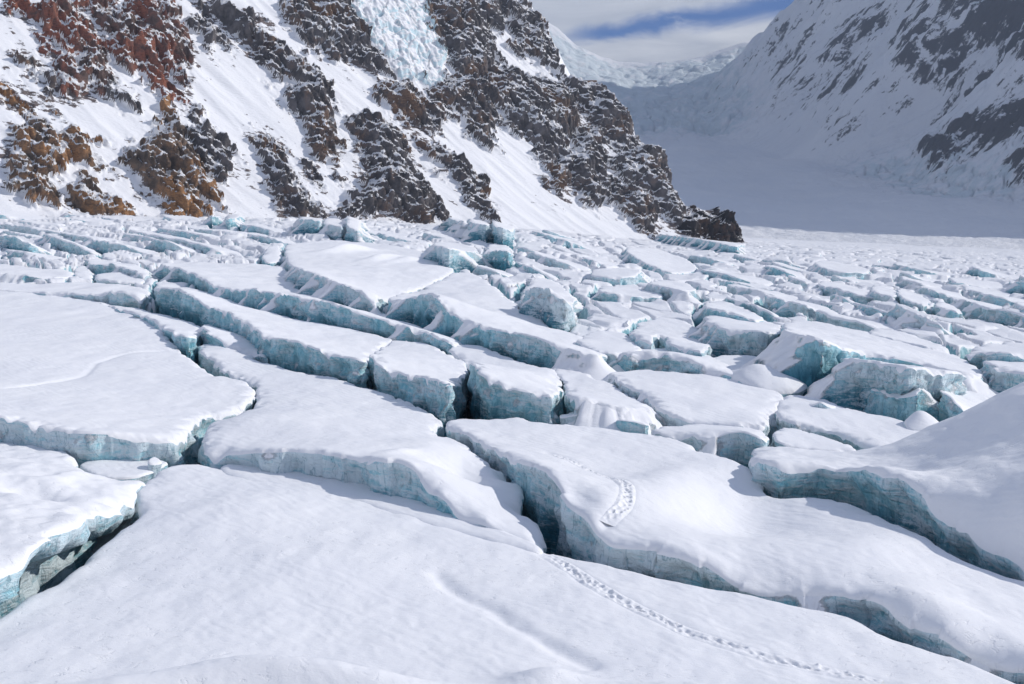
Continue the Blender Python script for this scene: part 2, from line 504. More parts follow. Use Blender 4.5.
# ---------------------------------------------------------------- the crevassed glacier: one entry per slab or ice block
# outline points: (px, row) on the mean surface, (px, row, foot) a wall top whose foot shows at row 'foot', (px, row, 'h', v) at height v
# opts: h base height, soft (0 crisp .. 1 drifted), c interior height points, b bumps (px,row,amp,rx,ry,deg), g grooves, gap
SL = [
 ("snowfield", "wide smooth foreground snowfield with low drifts, below every crevasse", dict(soft=.9,
   c=[(300,600,.35),(620,640,.3),(250,500,.5),(60,640,.2)],
   b=[(290,694,1.5,5.5,1.1,-4),(150,700,.9,4,1.0,6),(20,700,.6,5,1.2,0),(548,688,.75,1.9,1.1,0),(700,704,1.0,4.5,1.2,-6),(900,700,.8,4,1.5,0),(420,700,.4,5,1.5,0),(330,560,.25,4,3,20),(200,520,.35,5,6,0)],
   g=[([(438,570),(450,583),(470,594),(492,602),(508,617),(532,630),(556,646),(590,662)],.24,.5)],
   trail=[[(543,546),(556,552),(572,563),(590,576),(606,587),(622,594),(640,603),(662,614),(690,628),(720,637),(745,646),(780,655),(812,661),(850,668),(890,678)]],
   o=[(0,612),(28,592),(54,585),(72,569),(90,552),(100,543),(113,535),(118,528),(128,524),(138,515),(140,505),(135,494),(143,482),(156,470),(172,463),(190,462),(206,461),(245,473),(290,483),(315,480),(340,489),(362,495),(390,507),(430,520),(480,533),(520,541),(548,547),(590,557),(650,573),(735,590),(800,600),(850,612),(900,634),(960,657),(1024,679),(1150,725),(1200,800),(1200,1000),(-160,1000),(-160,700),(-100,660)])),
 ("snow_slab", "broad slab with an undercut shaded front, in the centre behind the foreground snowfield", dict(soft=.35,
   c=[(330,420,.9),(300,385,.2),(430,455,1.3),(230,420,.9)], b=[(462,474,-1.5,2.2,2.6,25),(430,450,.5,2.5,3.5,0),(404,468,.35,.7,2.5,-25)],
   o=[(262,384),(246,379),(229,371),(212,361,366),(200,351,358),(197,345),(208,343),(225,346),(245,352),(271,363),(300,371),(345,380),(370,388),(400,396),(430,408),(444,420),(432,428),(436,433),(460,441),(485,458),(505,471),(522,483),(525,490),(516,500),(517,509),(540,518),(549,536),(546,546),(500,528,540),(460,503,528),(425,478,515),(408,456,507),(380,455,500),(352,457,493),(335,451,488),(300,449,484),(256,447,476),(225,449,468),(210,450,465),(203,443,463),(207,430),(215,420),(243,411),(254,398)])),
 ("snow_slab", "great smooth slab filling the left edge, with a faint crack across its top", dict(soft=.35,
   c=[(80,350,.7),(60,320,.1),(40,390,1.0)], g=[([(-20,400),(20,393),(60,383),(85,376),(97,362),(125,353),(165,348)],.16,.35)],
   o=[(-130,280),(-60,285),(0,288),(40,294),(90,299),(120,308),(150,319),(165,330),(173,343),(181,352),(204,366),(209,374),(229,375),(244,382),(257,388),(250,399),(240,408),(213,413),(196,420,427),(187,432,450),(178,437,457),(150,437,458),(100,431,459),(60,427,455),(20,419,450),(0,416,447),(-80,405,440),(-160,400,430)])),
 ("snow_slab", "broken slab with crumbled sunlit ice front above the deep crevasse at the lower left", dict(under=2.5, soft=.25, rough=1.0, pale=1,
   c=[(60,465,1.7),(20,470,1.9),(0,505,2.6)], b=[(38,515,-.9,2.0,1.2,-25),(80,500,-.4,1.0,1.0,0)],
   o=[(-120,433),(-40,433),(0,434),(10,441),(35,437),(50,441),(65,452),(75,459),(72,463),(97,472),(112,478),(136,479),(145,478),(143,486,500),(120,499,524),(95,509,546),(75,523,571),(38,540,592),(20,552,602),(0,572,625),(-60,600,650),(-130,600,650)])),
 ("snow_apron", "small lit patch of snow wedged under the shaded wall on the left", dict(h=-.6, soft=.8,
   o=[(76,461),(100,457),(150,458),(172,461),(152,470),(140,476),(100,476),(84,468)])),
 ("snow_drift", "smooth shaded drift banked under the undercut front of the central slab", dict(h=.1, soft=1.0, rough=0,
   o=[(215,462),(256,463),(300,463),(340,470),(366,476),(400,488),(430,499),(470,514),(510,530),(548,545),(540,553),(500,543),(460,532),(420,521),(385,511),(350,500),(320,492),(290,490),(256,484),(225,474)])),
 ("ice_chunk", "small white lump of snow beside the dark hole at the lower left", dict(h=.1, soft=.5,
   o=[(147,459),(153,456),(160,457),(164,463,466),(150,464,468)])),
 ("snow_slab", "long sweeping slab running from the round ice hole down to the right edge", dict(soft=.55,
   c=[(700,520,.8),(620,480,.8),(820,520,.3),(900,570,.6),(780,560,1.1),(960,600,1.0),(560,440,.5)],
   b=[(672,486,1.1,3.0,8,-24),(745,508,-1.0,3.0,8,-22),(860,560,.7,3.0,6,-30),(900,610,.5,3,1.5,-20),(1000,615,-.3,3,1.5,-20),(575,520,-.9,1.2,2.6,10),(790,520,-.6,4.5,4.5,-30)],
   trail=[[(605,541),(612,536),(622,531),(627,520),(627,508),(618,497),(608,490),(596,483),(580,473),(565,464),(548,457)]],
   o=[(446,419),(470,417),(512,416),(545,421),(600,427),(650,433),(690,442),(705,451),(725,457),(735,461),(755,468),(764,478),(770,491),(800,493),(830,494),(850,501),(875,512),(905,527),(940,540),(970,558),(1000,571),(1030,584),(1130,615),(1150,700),(1100,690,720),(1040,657,685),(1000,650,672),(962,641,660),(945,622,652),(905,613,637),(890,598,627),(868,596,618),(850,599,612),(815,590,603),(760,585,596),(735,580,592),(712,562,587),(680,549,578),(643,541,569),(612,543,563),(598,530,558),(585,510,550),(568,490,538),(552,474,523),(535,463,508),(512,454,486),(492,446,466),(470,434,448),(447,424,434)])),
 ("snow_mound", "high snow mound with shaded flank and cracked ice foot at the right edge", dict(under=.8, soft=.45, rough=.7,
   c=[(900,440,2.0),(940,424,4.0),(980,407,6.0),(1024,388,8.0),(1090,362,9.5),(960,470,3.3),(1024,470,4.7),(900,478,1.5),(1024,520,3.0)],
   o=[(748,449),(765,443),(800,447),(850,452),(880,449,'h',0),(950,444,'h',0),(1024,444,'h',0),(1150,440,'h',0),(1180,640),(1130,585,618),(1040,568,590),(1015,556,577),(990,540,566),(960,520,553),(930,500,540),(905,482,528),(870,467,513),(850,467,502),(835,466,497),(800,462,495),(770,460,493),(750,456,480)])),
 ("snow_slab", "flat-topped slab right of centre, above the forked black crevasse", dict(soft=.3,
   c=[(700,395,.6),(730,405,.8)],
   o=[(608,373),(625,370),(660,370),(700,374),(740,379),(770,386),(780,393),(779,402),(772,413),(766,424,436),(750,421,433),(725,423,432),(700,421,428),(680,415,426),(660,408,421),(652,402,416),(645,393,407),(630,384,396),(612,376,385)])),
 ("snow_slab", "smooth snow ramp right of centre running under the tall layered ice block", dict(soft=.6, c=[(840,412,.5)],
   o=[(781,393),(800,394),(820,398),(850,408),(900,420),(945,431),(932,438),(890,449),(862,446,449),(850,435,440),(830,429,434),(800,422,431),(779,415,427),(775,405)])),
 ("snow_slab", "thin slab with overhanging snow lip between two dark cracks, right of centre", dict(soft=.3,
   o=[(652,428),(680,424),(720,422),(755,423),(768,436),(767,441,452),(745,430,449),(720,432,447),(700,436,445),(688,432,441),(655,431,438)])),
 ("snow_slab", "narrow pointed slab tucked below the smooth snow ramp", dict(soft=.4,
   o=[(781,426),(800,428),(835,439),(862,449),(840,450,454),(800,447,452),(774,440,448),(771,432,440)])),
 ("ice_block", "tall square-cut teal ice pillar block in the middle of the glacier", dict(soft=.15, rough=.5, c=[(410,352,1.2)],
   o=[(372,359,389),(391,368,394),(416,375,403),(441,379,415),(452,384,420),(459,380),(464,374),(468,368),(460,360),(440,349),(425,343),(400,339),(388,341),(379,350)])),
 ("ice_block", "blocky slab with smooth shaded front just right of the ice pillar", dict(soft=.2,
   c=[(520,370,1.6)],
   o=[(475,368,408),(491,376,413),(512,386,417),(535,390,419),(556,393,422),(561,386),(560,374),(545,365),(512,358),(490,348),(468,344),(447,347),(462,360),(472,366)])),
 ("ice_block", "sloping slab with a dark slit at its left, above small broken ice pieces", dict(soft=.2,
   o=[(567,395,422),(590,400,425),(617,408,427),(642,409,425),(652,407,424),(648,402),(632,395),(607,382),(587,372),(572,368),(552,367),(566,386)])),
 ("ice_chunk", "low wedge of ice under the sloping slab in the centre", dict(soft=.3,
   o=[(612,421),(620,416),(635,418),(648,423),(651,424,435),(635,421,434),(618,419,431)])),
 ("ice_chunk", "pale triangular ice piece leaning in front of the dark slit", dict(soft=.2, pale=1,
   o=[(560,415),(580,411),(588,411),(592,414,426),(575,415,424),(560,418,423)])),
 ("ice_ridge", "long snow-topped ridge with tall blue wall, left of the ice pillar", dict(soft=.25, rough=.6, c=[(250,310,1.5),(320,335,1.0)],
   o=[(155,284),(166,281),(180,284),(200,290),(225,297),(256,309),(306,321),(356,329),(385,337),(395,340),(384,345),(376,352),(370,356),(366,360,385),(356,357,385),(331,354,378),(306,342,371),(290,338,368),(271,337,363),(256,327,350),(240,318,340),(225,310,332),(205,305,326),(190,293,322),(175,286,316),(158,287,311)])),
 ("ice_ridge", "long smooth grey-walled ridge behind the blue-walled one, left of centre", dict(soft=.3, c=[(240,275,.8)],
   o=[(163,262),(200,262),(240,264),(284,265),(292,281),(302,291),(313,295),(340,303),(361,311),(378,317),(406,322),(456,339),(463,344),(456,343,353),(431,331,347),(396,321,340),(361,313,332),(338,303,329),(306,297,322),(256,288,310),(245,288,305),(220,286,299),(200,276,291),(180,268,281),(162,265,276)])),
 ("ice_block", "large domed slab with fluted snow crest, behind the two long ridges", dict(soft=.45, c=[(340,262,1.6),(420,270,.8)],
   b=[(350,254,2.4,2.8,17,-17),(384,262,2.0,2.6,14,-17),(408,262,1.2,2.2,10,-17)],
   o=[(288,262,270),(298,268,288),(316,272,296),(341,281,305),(361,290,311),(372,303,316),(378,311,318),(383,300),(405,292),(430,284),(447,275),(455,270),(448,262),(435,255),(410,248),(385,244),(350,240),(320,241),(290,243),(284,247,256)])),
 ("ice_block", "long hump-backed slab with a broad grey-blue wall in the upper middle", dict(soft=.25, rough=.5, c=[(480,295,1.2),(540,318,.8)],
   o=[(386,297,318),(405,299,322),(431,292,331),(441,298,335),(453,312,339),(468,320,344),(486,326,350),(511,331,356),(534,335,363),(558,344,368),(580,350,372),(602,355,375),(608,352),(590,340),(565,330),(545,326),(520,308),(508,298),(495,285),(475,273),(455,271),(448,276),(430,285),(405,293)])),
 ("ice_block", "steep-faced block with a jagged crown leaning over a teal pocket, upper middle", dict(soft=.05, rough=1.0,
   o=[(523,301,309),(526,290,318),(536,285,324),(548,284,328),(562,294,330),(572,309,330),(576,300),(566,288),(556,280),(545,277),(533,279),(524,288)])),
 ("ice_block", "rough-sided grey block with dirty streaks, in front of the split snow dome", dict(soft=.2, rough=.8,
   o=[(622,353,368),(645,352,369),(662,351,370),(687,357,375),(712,368,380),(730,374,383),(747,381,387),(752,378),(735,366),(715,357),(690,348),(665,346),(640,348),(622,350)])),
 ("ice_block", "rounded snow cushion over a teal notch, just right of the long hump-backed slab", dict(soft=.4,
   o=[(577,341,353),(590,348,360),(605,352,364),(625,353,364),(643,350,358),(640,341),(622,331),(600,330),(582,333)])),
 ("ice_block", "split snow dome with cracked faces above the rough grey block", dict(soft=.1, rough=.9, pale=1,
   o=[(634,336,350),(645,342,352),(655,343,353),(660,334),(663,337,352),(672,345,356),(690,350,362),(706,353,368),(708,345),(700,328),(685,320),(660,316),(640,322),(630,332)])),
 ("ice_block", "block with a smooth shaded side and squared right end beside the black slot", dict(soft=.2,
   o=[(702,318,337),(722,329,350),(745,330,353),(776,331,357),(781,330,348),(783,325),(770,320),(740,314),(710,313)])),
 ("snow_hummock", "bright rounded snow hummock below the square-ended block", dict(soft=.9, c=[(755,362,2.5),(790,375,.7)],
   o=[(700,360),(720,354),(745,354),(780,360),(806,378),(810,389),(785,390),(752,388),(725,378),(708,368)])),
 ("ice_block", "biggest ice block on the right, its long layered wall facing the camera", dict(soft=.2, rough=.9,
   o=[(780,328,372),(790,331,380),(808,335,388),(825,342,392),(843,347,384),(870,351,382),(897,357,385),(930,364,389),(956,371,393),(983,378,394),(985,369),(960,357),(925,346),(900,339),(850,329),(815,321),(785,320)])),
 ("ice_block", "second tier of layered ice under the biggest block on the right", dict(soft=.1, rough=.9,
   o=[(841,357,398),(862,358,405),(890,362,411),(903,365,414),(930,369,412),(958,373,408),(963,377,'h',2),(930,372,'h',2),(903,367,'h',2),(862,361,'h',2),(844,358,'h',2.4)])),
 ("ice_block", "jutting snow-capped ice shelf with teal underside, low in front of the layered wall", dict(soft=.25, rough=.6,
   o=[(859,385,402),(875,389,407),(900,397,413),(916,397,419),(920,388,417),(918,384,'h',1.5),(885,380,'h',1.7),(864,380,'h',1.7)])),
 ("snow_cone", "small bright pyramid of snow beneath the jutting ice shelf", dict(soft=.7, c=[(919,406,2.1)],
   o=[(903,424),(912,418),(922,418),(935,424),(943,431),(920,432),(906,430)])),
 ("snow_cone", "small pale knob of snow beside the blue recess of the right-hand ice wall", dict(soft=.7, c=[(822,392,2.0)],
   o=[(806,404),(815,398),(828,398),(840,407),(828,411),(812,409)])),
 ("ice_block", "wedge of ice with bright snowy back behind the mound at the right", dict(soft=.1, rough=.6,
   o=[(940,392,420),(948,396,424),(958,404,428),(968,413,428),(990,407),(997,399),(975,389),(960,386),(945,386)])),
 ("ice_block", "layered block with dark undercut at the right edge", dict(soft=.15, rough=.9,
   o=[(985,364,388),(1005,369,392),(1040,374,398),(1090,376,400),(1090,364),(1040,362),(1000,361),(985,361)])),
 ("ice_block", "long low block at the right edge above the undercut one", dict(soft=.2, rough=.7,
   o=[(968,354,364),(985,350,367),(1005,351,369),(1040,353,371),(1090,355,372),(1090,344),(1040,344),(1000,342),(970,346)])),
 ("snow_slab", "narrow slab with small overhung front just above the great smooth slab, far left", dict(soft=.35,
   o=[(-20,281),(40,283),(80,281),(110,283),(150,288),(150,298),(144,307,310),(135,291,308),(112,288,306),(98,292,304),(86,296,302),(60,288,299),(45,292,298),(30,292,296),(-20,288,292)])),
 ("snow_slab", "thin curved strip of snow between the great smooth slab and the blue-walled ridge", dict(soft=.4,
   o=[(100,302),(120,306),(145,309),(165,314),(185,320),(200,325),(204,330),(197,337,350),(185,335,352),(172,330,344),(155,319,328),(120,308,313),(100,304,307)])),
 ("ice_chunk", "slim wedge of ice with teal side at the foot of the blue-walled ridge", dict(soft=.15,
   o=[(203,322),(215,325),(240,334),(262,345),(271,352),(268,358,362),(245,349,354),(225,341,350),(210,333,347),(203,328,345)])),
 ("snow_slab", "low slab with dark broken front at the far left edge", dict(soft=.3, rough=.6,
   o=[(-20,262),(10,264),(40,268),(72,270),(75,277,281),(50,278,282),(28,272,281),(8,275,280),(-20,272,278)])),
 ("ice_chunk", "lozenge of snow with a shaded lower side, left of the grey-walled ridge", dict(soft=.4,
   o=[(95,273),(120,272),(143,278),(145,282,286),(120,281,285),(95,279,283)])),
 ("ice_block", "crumpled block behind the snow lozenge on the left", dict(soft=.2, rough=1.0,
   o=[(85,258),(110,259),(145,267),(149,273),(148,277,283),(130,267,277),(110,262,272),(90,264,270)])),
 ("ice_chunk", "rounded boulder of snow between two low slabs, far left", dict(soft=.4,
   o=[(72,268),(82,264),(89,267),(94,277),(90,280,284),(76,276,281)])),
 ("ice_block", "snow-topped block pressed between the black crack and the ridge, upper left", dict(soft=.5,
   o=[(262,262,266),(264,250,258),(275,244,252),(281,247,256),(280,262,265)])),
 ("ice_cliff", "long teal ice cliff at the foot of the black rock spur", dict(soft=.15, rough=.6,
   o=[(656,233,241),(675,236,245),(700,239,249),(725,244,253),(740,247,254),(745,243),(720,238),(690,233),(662,229)])),
 ("ice_block", "slab with a curled teal left edge below the rock spur", dict(soft=.3,
   o=[(632,246),(662,248),(680,256),(700,268),(690,272),(668,272,275),(648,264,269),(634,257,265),(624,250,257)])),
 ("ice_block", "low grey-faced slab below the curled teal edge", dict(soft=.3,
   o=[(587,275,281),(610,277,284),(628,277,285),(641,273,284),(640,269),(625,267),(600,268)])),
 ("ice_block", "thin-fronted white slab above the teal blob, upper middle", dict(soft=.3,
   o=[(597,291,297),(620,295,299),(645,296,300),(665,297,300),(660,291),(638,287),(602,285)])),
 ("ice_block", "block with a bright teal face and snowy shoulder, upper middle right", dict(soft=.2, rough=.6,
   o=[(645,282,291),(660,285,297),(672,288,300),(692,292,303),(696,288),(685,281),(660,279)])),
 ("ice_block", "slab with an upright teal left end and pale blue front, right of the teal-faced block", dict(soft=.25,
   o=[(704,306,319),(715,308,321),(735,313,323),(762,321,326),(764,316),(740,306),(725,302),(706,301)])),
 ("ice_block", "long grey-shaded slab near the lit edge of the valley", dict(soft=.35,
   o=[(812,264,270),(830,270,276),(850,272,277),(870,273,277),(868,268),(840,262),(820,260)])),
 ("ice_block", "slab with a square pale wall and dark slot, right middle distance", dict(soft=.25,
   o=[(871,290,300),(885,294,302),(895,297,305),(901,294),(890,287),(873,285)])),
 ("ice_block", "stout slab with blue-grey wall next to the dark slot, right middle distance", dict(soft=.25,
   o=[(897,296,305),(910,302,308),(927,306,310),(930,300),(915,292),(899,288)])),
 ("ice_block", "low slab with rounded grey front, right middle distance", dict(soft=.3,
   o=[(933,305,311),(950,310,316),(962,314,317),(958,306),(940,301)])),
 ("ice_block", "smooth slab with shaded brow, right middle distance", dict(soft=.35,
   o=[(817,285,291),(835,288,295),(860,294,299),(878,298,300),(870,290),(840,283),(822,281)])),
 ("ice_block", "lens-shaped slab with pale teal front to the right of the biggest block's crest", dict(soft=.3,
   o=[(868,333,341),(890,338,347),(920,345,352),(945,352,357),(950,347),(925,338),(895,331),(870,328)])),
 ("serac", "teal serac under the grey rocky spur, first of three along the mountain foot", dict(soft=.05, rough=.8,
   o=[(299,220,235),(306,218,237),(316,219,238),(321,222,238),(322,217),(312,215),(302,215)])),
 ("serac", "teal serac with a notched top, second of three along the mountain foot", dict(soft=.05, rough=1.0,
   o=[(324,224,238),(330,222,239),(338,224,240),(343,228,241),(345,222),(338,219),(327,218)])),
 ("serac", "small dark-sided serac, last of three along the mountain foot", dict(soft=.05, rough=1.0,
   o=[(347,224,241),(352,229,242),(358,230,243),(362,227,240),(360,222),(350,219)])),
 ("serac", "jagged teal serac at the foot of the slanting dark slab of rock", dict(soft=.05, rough=1.0,
   o=[(448,217,230),(455,221,234),(463,218,237),(466,222,237),(467,216),(452,213)])),
 ("serac", "twin-topped teal serac below the broad snow chute", dict(soft=.05, rough=1.0,
   o=[(469,220,238),(476,224,241),(484,222,243),(489,227,243),(491,220),(480,217),(471,216)])),
 ("serac", "crumbling teal serac pillar beside the twin-topped one", dict(soft=.05, rough=1.0,
   o=[(492,224,243),(498,227,246),(504,226,247),(513,232,246),(514,226),(502,221),(494,220)])),
 ("serac", "small square teal serac standing alone under the ochre rock", dict(soft=.05, rough=.6,
   o=[(210,216,226),(216,216,226),(220,217,225),(220,214),(211,214)])),
 ("serac", "small teal serac with a slanted top under the ochre rock", dict(soft=.05, rough=.6,
   o=[(226,219,229),(232,217,229),(240,217,225),(240,214),(229,214)])),
 ("ice_block", "block with a broad smooth grey face, in front of the jagged serac", dict(soft=.15,
   o=[(433,245,260),(440,246,269),(452,248,270),(465,250,267),(477,252,265),(476,247),(455,242),(435,241)])),
 ("serac", "pale crumbling serac right of the smooth grey-faced block", dict(soft=.05, rough=1.0,
   o=[(484,252,262),(495,248,266),(507,249,268),(512,255,267),(512,247),(498,243),(486,247)])),
]


def chaikin(P, n=1):
    for _ in range(n):
        Q = np.roll(P, -1, axis=0)
        P = np.stack([0.75 * P + 0.25 * Q, 0.25 * P + 0.75 * Q], axis=1).reshape(-1, P.shape[1])
    return P


class Surf:
    """smooth height over plan points (thin plate spline)"""
    def __init__(self, P, h, lam=0.5):
        P = np.asarray(P); self.c = P.mean(0); self.s = max(P.std(), 1e-3)
        Q = (P - self.c) / self.s; n = len(Q)
        self.Q = Q
        r = np.hypot(Q[:, None, 0] - Q[None, :, 0], Q[:, None, 1] - Q[None, :, 1])
        K = self.k(r) + np.eye(n) * lam * 0.003
        A = np.zeros((n + 3, n + 3)); A[:n, :n] = K
        A[:n, n] = 1; A[:n, n + 1:] = Q; A[n:, :n] = A[:n, n:].T
        b = np.zeros(n + 3); b[:n] = h
        self.w = np.linalg.lstsq(A, b, rcond=None)[0]

    @staticmethod
    def k(r):
        return r * r * np.log(r + 1e-9)

    def __call__(self, x, y):
        x = (x - self.c[0]) / self.s; y = (y - self.c[1]) / self.s
        n = len(self.Q); o = self.w[n] + self.w[n + 1] * x + self.w[n + 2] * y
        for i in range(n):
            o = o + self.w[i] * self.k(np.hypot(x - self.Q[i, 0], y - self.Q[i, 1]))
        return o


ALL_PLAN = []     # plan outlines of every slab, for shaping the sheet under them


def build_slab(name, label, plan, hts, ctrl=(), soft=0.3, rough=0.3, pale=0, bumps=(), grooves=(), trails=(), seed=0, cat=None,
               group=None, depth=9.0, dens=2.2, wallamp=1.0, under=0.0):
    """plan (n,2) anticlockwise or not, hts (n,) heights of the rim above the glacier plane"""
    P = np.column_stack([plan, hts])
    area = 0.5 * np.sum(P[:, 0] * np.roll(P[:, 1], -1) - np.roll(P[:, 0], -1) * P[:, 1])
    if area < 0: P = P[::-1].copy()
    size = math.sqrt(abs(area))
    P = chaikin(P, 1 if soft < 0.3 else 2)
    dist = np.hypot(P[:, 0], P[:, 1])
    # resample
    pts = []
    n = len(P)
    for i in range(n):
        a, b = P[i], P[(i + 1) % n]
        L = np.hypot(*(b - a)[:2]); d = max(24.0, np.hypot(*(a[:2] + b[:2])) / 2)
        px = 1000.0 * (a[0] + b[0]) / max(a[1] + b[1], 1.0)
        st = d * dens / 1000.0
        if abs(px) > 560: st *= 4
        k = max(1, int(math.ceil(L / st)))
        for j in range(k):
            pts.append(a + (b - a) * j / k)
    P = np.array(pts); n = len(P)
    d = np.maximum(24.0, np.hypot(P[:, 0], P[:, 1]))
    # outward normals
    T = np.roll(P[:, :2], -2, axis=0) - np.roll(P[:, :2], 2, axis=0)
    N = np.column_stack([T[:, 1], -T[:, 0]]); N /= np.linalg.norm(N, axis=1)[:, None] + 1e-9
    sc = min(1.0, size / 12.0)
    jag = (0.22 + 1.0 * (1 - soft)) * sc
    w = 3.2 * max(sc, 0.3)
    _, _, rv, _, _ = cell(P[:, 0] / w + seed, P[:, 1] / w + 3.3 * seed)
    off = jag * (0.55 * fbm(P[:, 0] / (w * 1.8), P[:, 1] / (w * 1.8), seed * 1.7, 4) + 0.55 * (rv - 0.5))
    P[:, :2] += N * off[:, None]
    R = P[:, :2]
    ALL_PLAN.append(R[::max(1, n // 90)].copy())
    # height surface through the rim and the control points
    idx = np.linspace(0, len(plan) - 1, min(len(plan), 60)).astype(int)
    SP_ = [tuple(plan[i]) for i in idx] + [(c[0], c[1]) for c in ctrl]
    SH = [hts[i] for i in idx] + [c[2] for c in ctrl]
    S = Surf(SP_, SH)

    def top(x, y):
        D = np.hypot(x, y)
        h = S(x, y)
        k = sc
        h = h + (0.24 - 0.15 * soft) * k * fbm(x / 9.0, y / 15.0, seed, 3) + 0.03 * fbm(x / 1.7, y / 3.2, seed + 5, 3) * (1 + rough)
        h = h + rough * k * (0.22 - 0.14 * sst(90, 200, D)) * fbm(x / 2.6, y / 2.6, seed + 9, 3)
        far = sst(90, 240, D)
        h = h + far * 0.28 * k * fbm(x / 8.0, y / 16.0, seed + 2, 3)
        for (bx, by, a, rx, ry, dg) in bumps:
            c_, s_ = math.cos(math.radians(dg)), math.sin(math.radians(dg))
            u = ((x - bx) * c_ + (y - by) * s_) / rx; v = (-(x - bx) * s_ + (y - by) * c_) / ry
            h = h + a * np.exp(-(u * u + v * v))
        for (G, a, gw) in grooves:
            q = seg_dist(G, x, y, False)
            # a sag with one sharper shoulder
            h = h - a * np.exp(-(q / gw) ** 2) - a * 0.5 * np.exp(-(q / (gw * 4)) ** 2)
        for G in trails:
            q = seg_dist(G, x, y, False)
            h = h - 0.20 * np.exp(-(q / 0.46) ** 2)
        return h

    # interior samples: even in the view, so near ground is finer than far ground
    lo, hi = R.min(0), R.max(0)
    Y = []
    y = max(lo[1], 14.0)
    while y < hi[1]:
        Y.append(y)
        dd = max(y, 24.0)
        y += min(dens * dd * dd / 20000.0 * 1.0, dens * dd / 1000.0 * 3.0)
    px_, py_ = [], []
    for k, y in enumerate(Y):
        st = max(y, 24.0) * dens / 1000.0
        xs = np.arange(lo[0] + (k % 2) * st / 2, hi[0], st)
        if len(xs):
            m = np.abs(xs / max(y, 1.0)) < 0.57
            xs = np.concatenate([xs[m], xs[~m][::6]])
        px_.append(xs); py_.append(np.full(len(xs), y))
    X = np.concatenate(px_); Yv = np.concatenate(py_)
    r0 = (0.40 + 0.55 * soft) * max(0.35, min(1.0, size / 14.0))
    rp = R.copy()
    mm = in_poly(rp, X, Yv) if len(X) else np.zeros(0, bool)
    X, Yv = X[mm], Yv[mm]
    # coarse rim for the distance test
    E = seg_dist(rp if n < 500 else rp[::2], X, Yv) if len(X) else np.zeros(0)
    stp = np.maximum(np.hypot(X, Yv), 24) * dens / 1000.0
    keep = E > np.maximum(0.95 * r0, 0.8 * stp)
    X, Yv, E = X[keep], Yv[keep], E[keep]
    IN = [np.column_stack([X, Yv])]
    Ei = [E]
    for fr in (0.06, 0.18, 0.40, 0.70):
        q = R - N * (fr * r0)
        ds = d * dens / 1000.0
        step = 1
        m = np.zeros(n, bool); m[::step] = True
        m &= (ds * 0.35 < fr * r0) | (fr == 0.40)
        q = q[m]
        if not len(q): continue
        e = seg_dist(rp if n < 500 else rp[::2], q[:, 0], q[:, 1])
        ok = in_poly(rp, q[:, 0], q[:, 1]) & (e > fr * r0 * 0.7)
        IN.append(q[ok]); Ei.append(e[ok])
    dense = []
    for G in list(trails):
        G = np.array(G)
        for i in range(len(G) - 1):
            L = np.hypot(*(G[i + 1] - G[i])); k = int(L / 0.11) + 1
            t = (G[i + 1] - G[i]) / L; nn = np.array([-t[1], t[0]])
            for j in range(k):
                for o_ in np.arange(-0.8, 0.81, 0.13):
                    dense.append(G[i] + (G[i + 1] - G[i]) * j / k + nn * (o_ + rng.uniform(-.03, .03)))
    if dense:
        q = np.array(dense); e = seg_dist(rp, q[:, 0], q[:, 1])
        ok = in_poly(rp, q[:, 0], q[:, 1]) & (e > r0)
        IN.append(q[ok]); Ei.append(e[ok])
    I = np.concatenate(IN); E = np.concatenate(Ei)
    allp = np.concatenate([R, I]); e = np.concatenate([np.zeros(n), E])
    # triangulate about a local origin for precision
    o = allp.mean(0)
    vv = [Vector((a - o[0], b - o[1])) for a, b in allp]
    out = delaunay_2d_cdt(vv, [], [list(range(n))], 1, 1e-5, True)
    V2 = np.array([(v[0] + o[0], v[1] + o[1]) for v in out[0]]); F = [list(f) for f in out[2]]
    ov = out[3]
    ee = np.array([e[l[0]] if len(l) else 0.0 for l in ov])
    orig = {}
    for i, l in enumerate(ov):
        for q in l:
            orig[q] = i
    rloc = r0 * (1 + 0.55 * fbm(V2[:, 0] / 5.0, V2[:, 1] / 5.0, seed + 4, 2))
    rloc = np.maximum(rloc, 0.12)
    q = np.clip(1 - ee / rloc, 0, 1)
    drop = rloc * (1 - np.sqrt(np.maximum(0, 1 - q * q))) * 0.62
    x, y = V2[:, 0], V2[:, 1]
    # broken rim: bites and steps along the edge
    bl = 2.8 + 3.5 * sst(110, 60, np.hypot(x, y))
    bite = sst(1.6 * r0 + .5, 0, ee) * (1 - soft * .85) * sc * np.maximum(0, fbm(x / bl, y / bl, seed + 8, 3) + .05) * 1.1
    h = top(x, y) - drop - bite
    z = plane(x, y) + h
    fl = [f for f in F if len(f) == 3]
    root = bpy.data.objects.new(name, None); COL.objects.link(root)
    ctr = R.mean(0)
    root.location = (ctr[0], ctr[1], plane(ctr[0], ctr[1]) - 2)
    root.empty_display_size = 1.0
    L0 = np.array(root.location)
    tag(root, label, cat or name.replace('_', ' '), group)
    A3 = np.array(fl)
    if len(A3):
        gm = V2[A3].mean(1)
        A3 = A3[in_poly(R, gm[:, 0], gm[:, 1])]
    if len(A3):
        a_, b_, c_ = V2[A3[:, 0]], V2[A3[:, 1]], V2[A3[:, 2]]
        cr = (b_[:, 0] - a_[:, 0]) * (c_[:, 1] - a_[:, 1]) - (b_[:, 1] - a_[:, 1]) * (c_[:, 0] - a_[:, 0])
        A3[cr < 0] = A3[cr < 0][:, ::-1]
    cap = mesh_obj("snow_cap", np.column_stack([x, y, z]) - L0, A3, M_SNOW, root)
    # walls
    ri = np.array([orig.get(i, i) for i in range(n)])
    rz = z[ri]; rh = h[ri]
    rx, ry = V2[ri, 0], V2[ri, 1]
    rows = 15 if size > 6 else 10
    Ls = np.linspace(0, 1, rows) ** 1.35 * depth
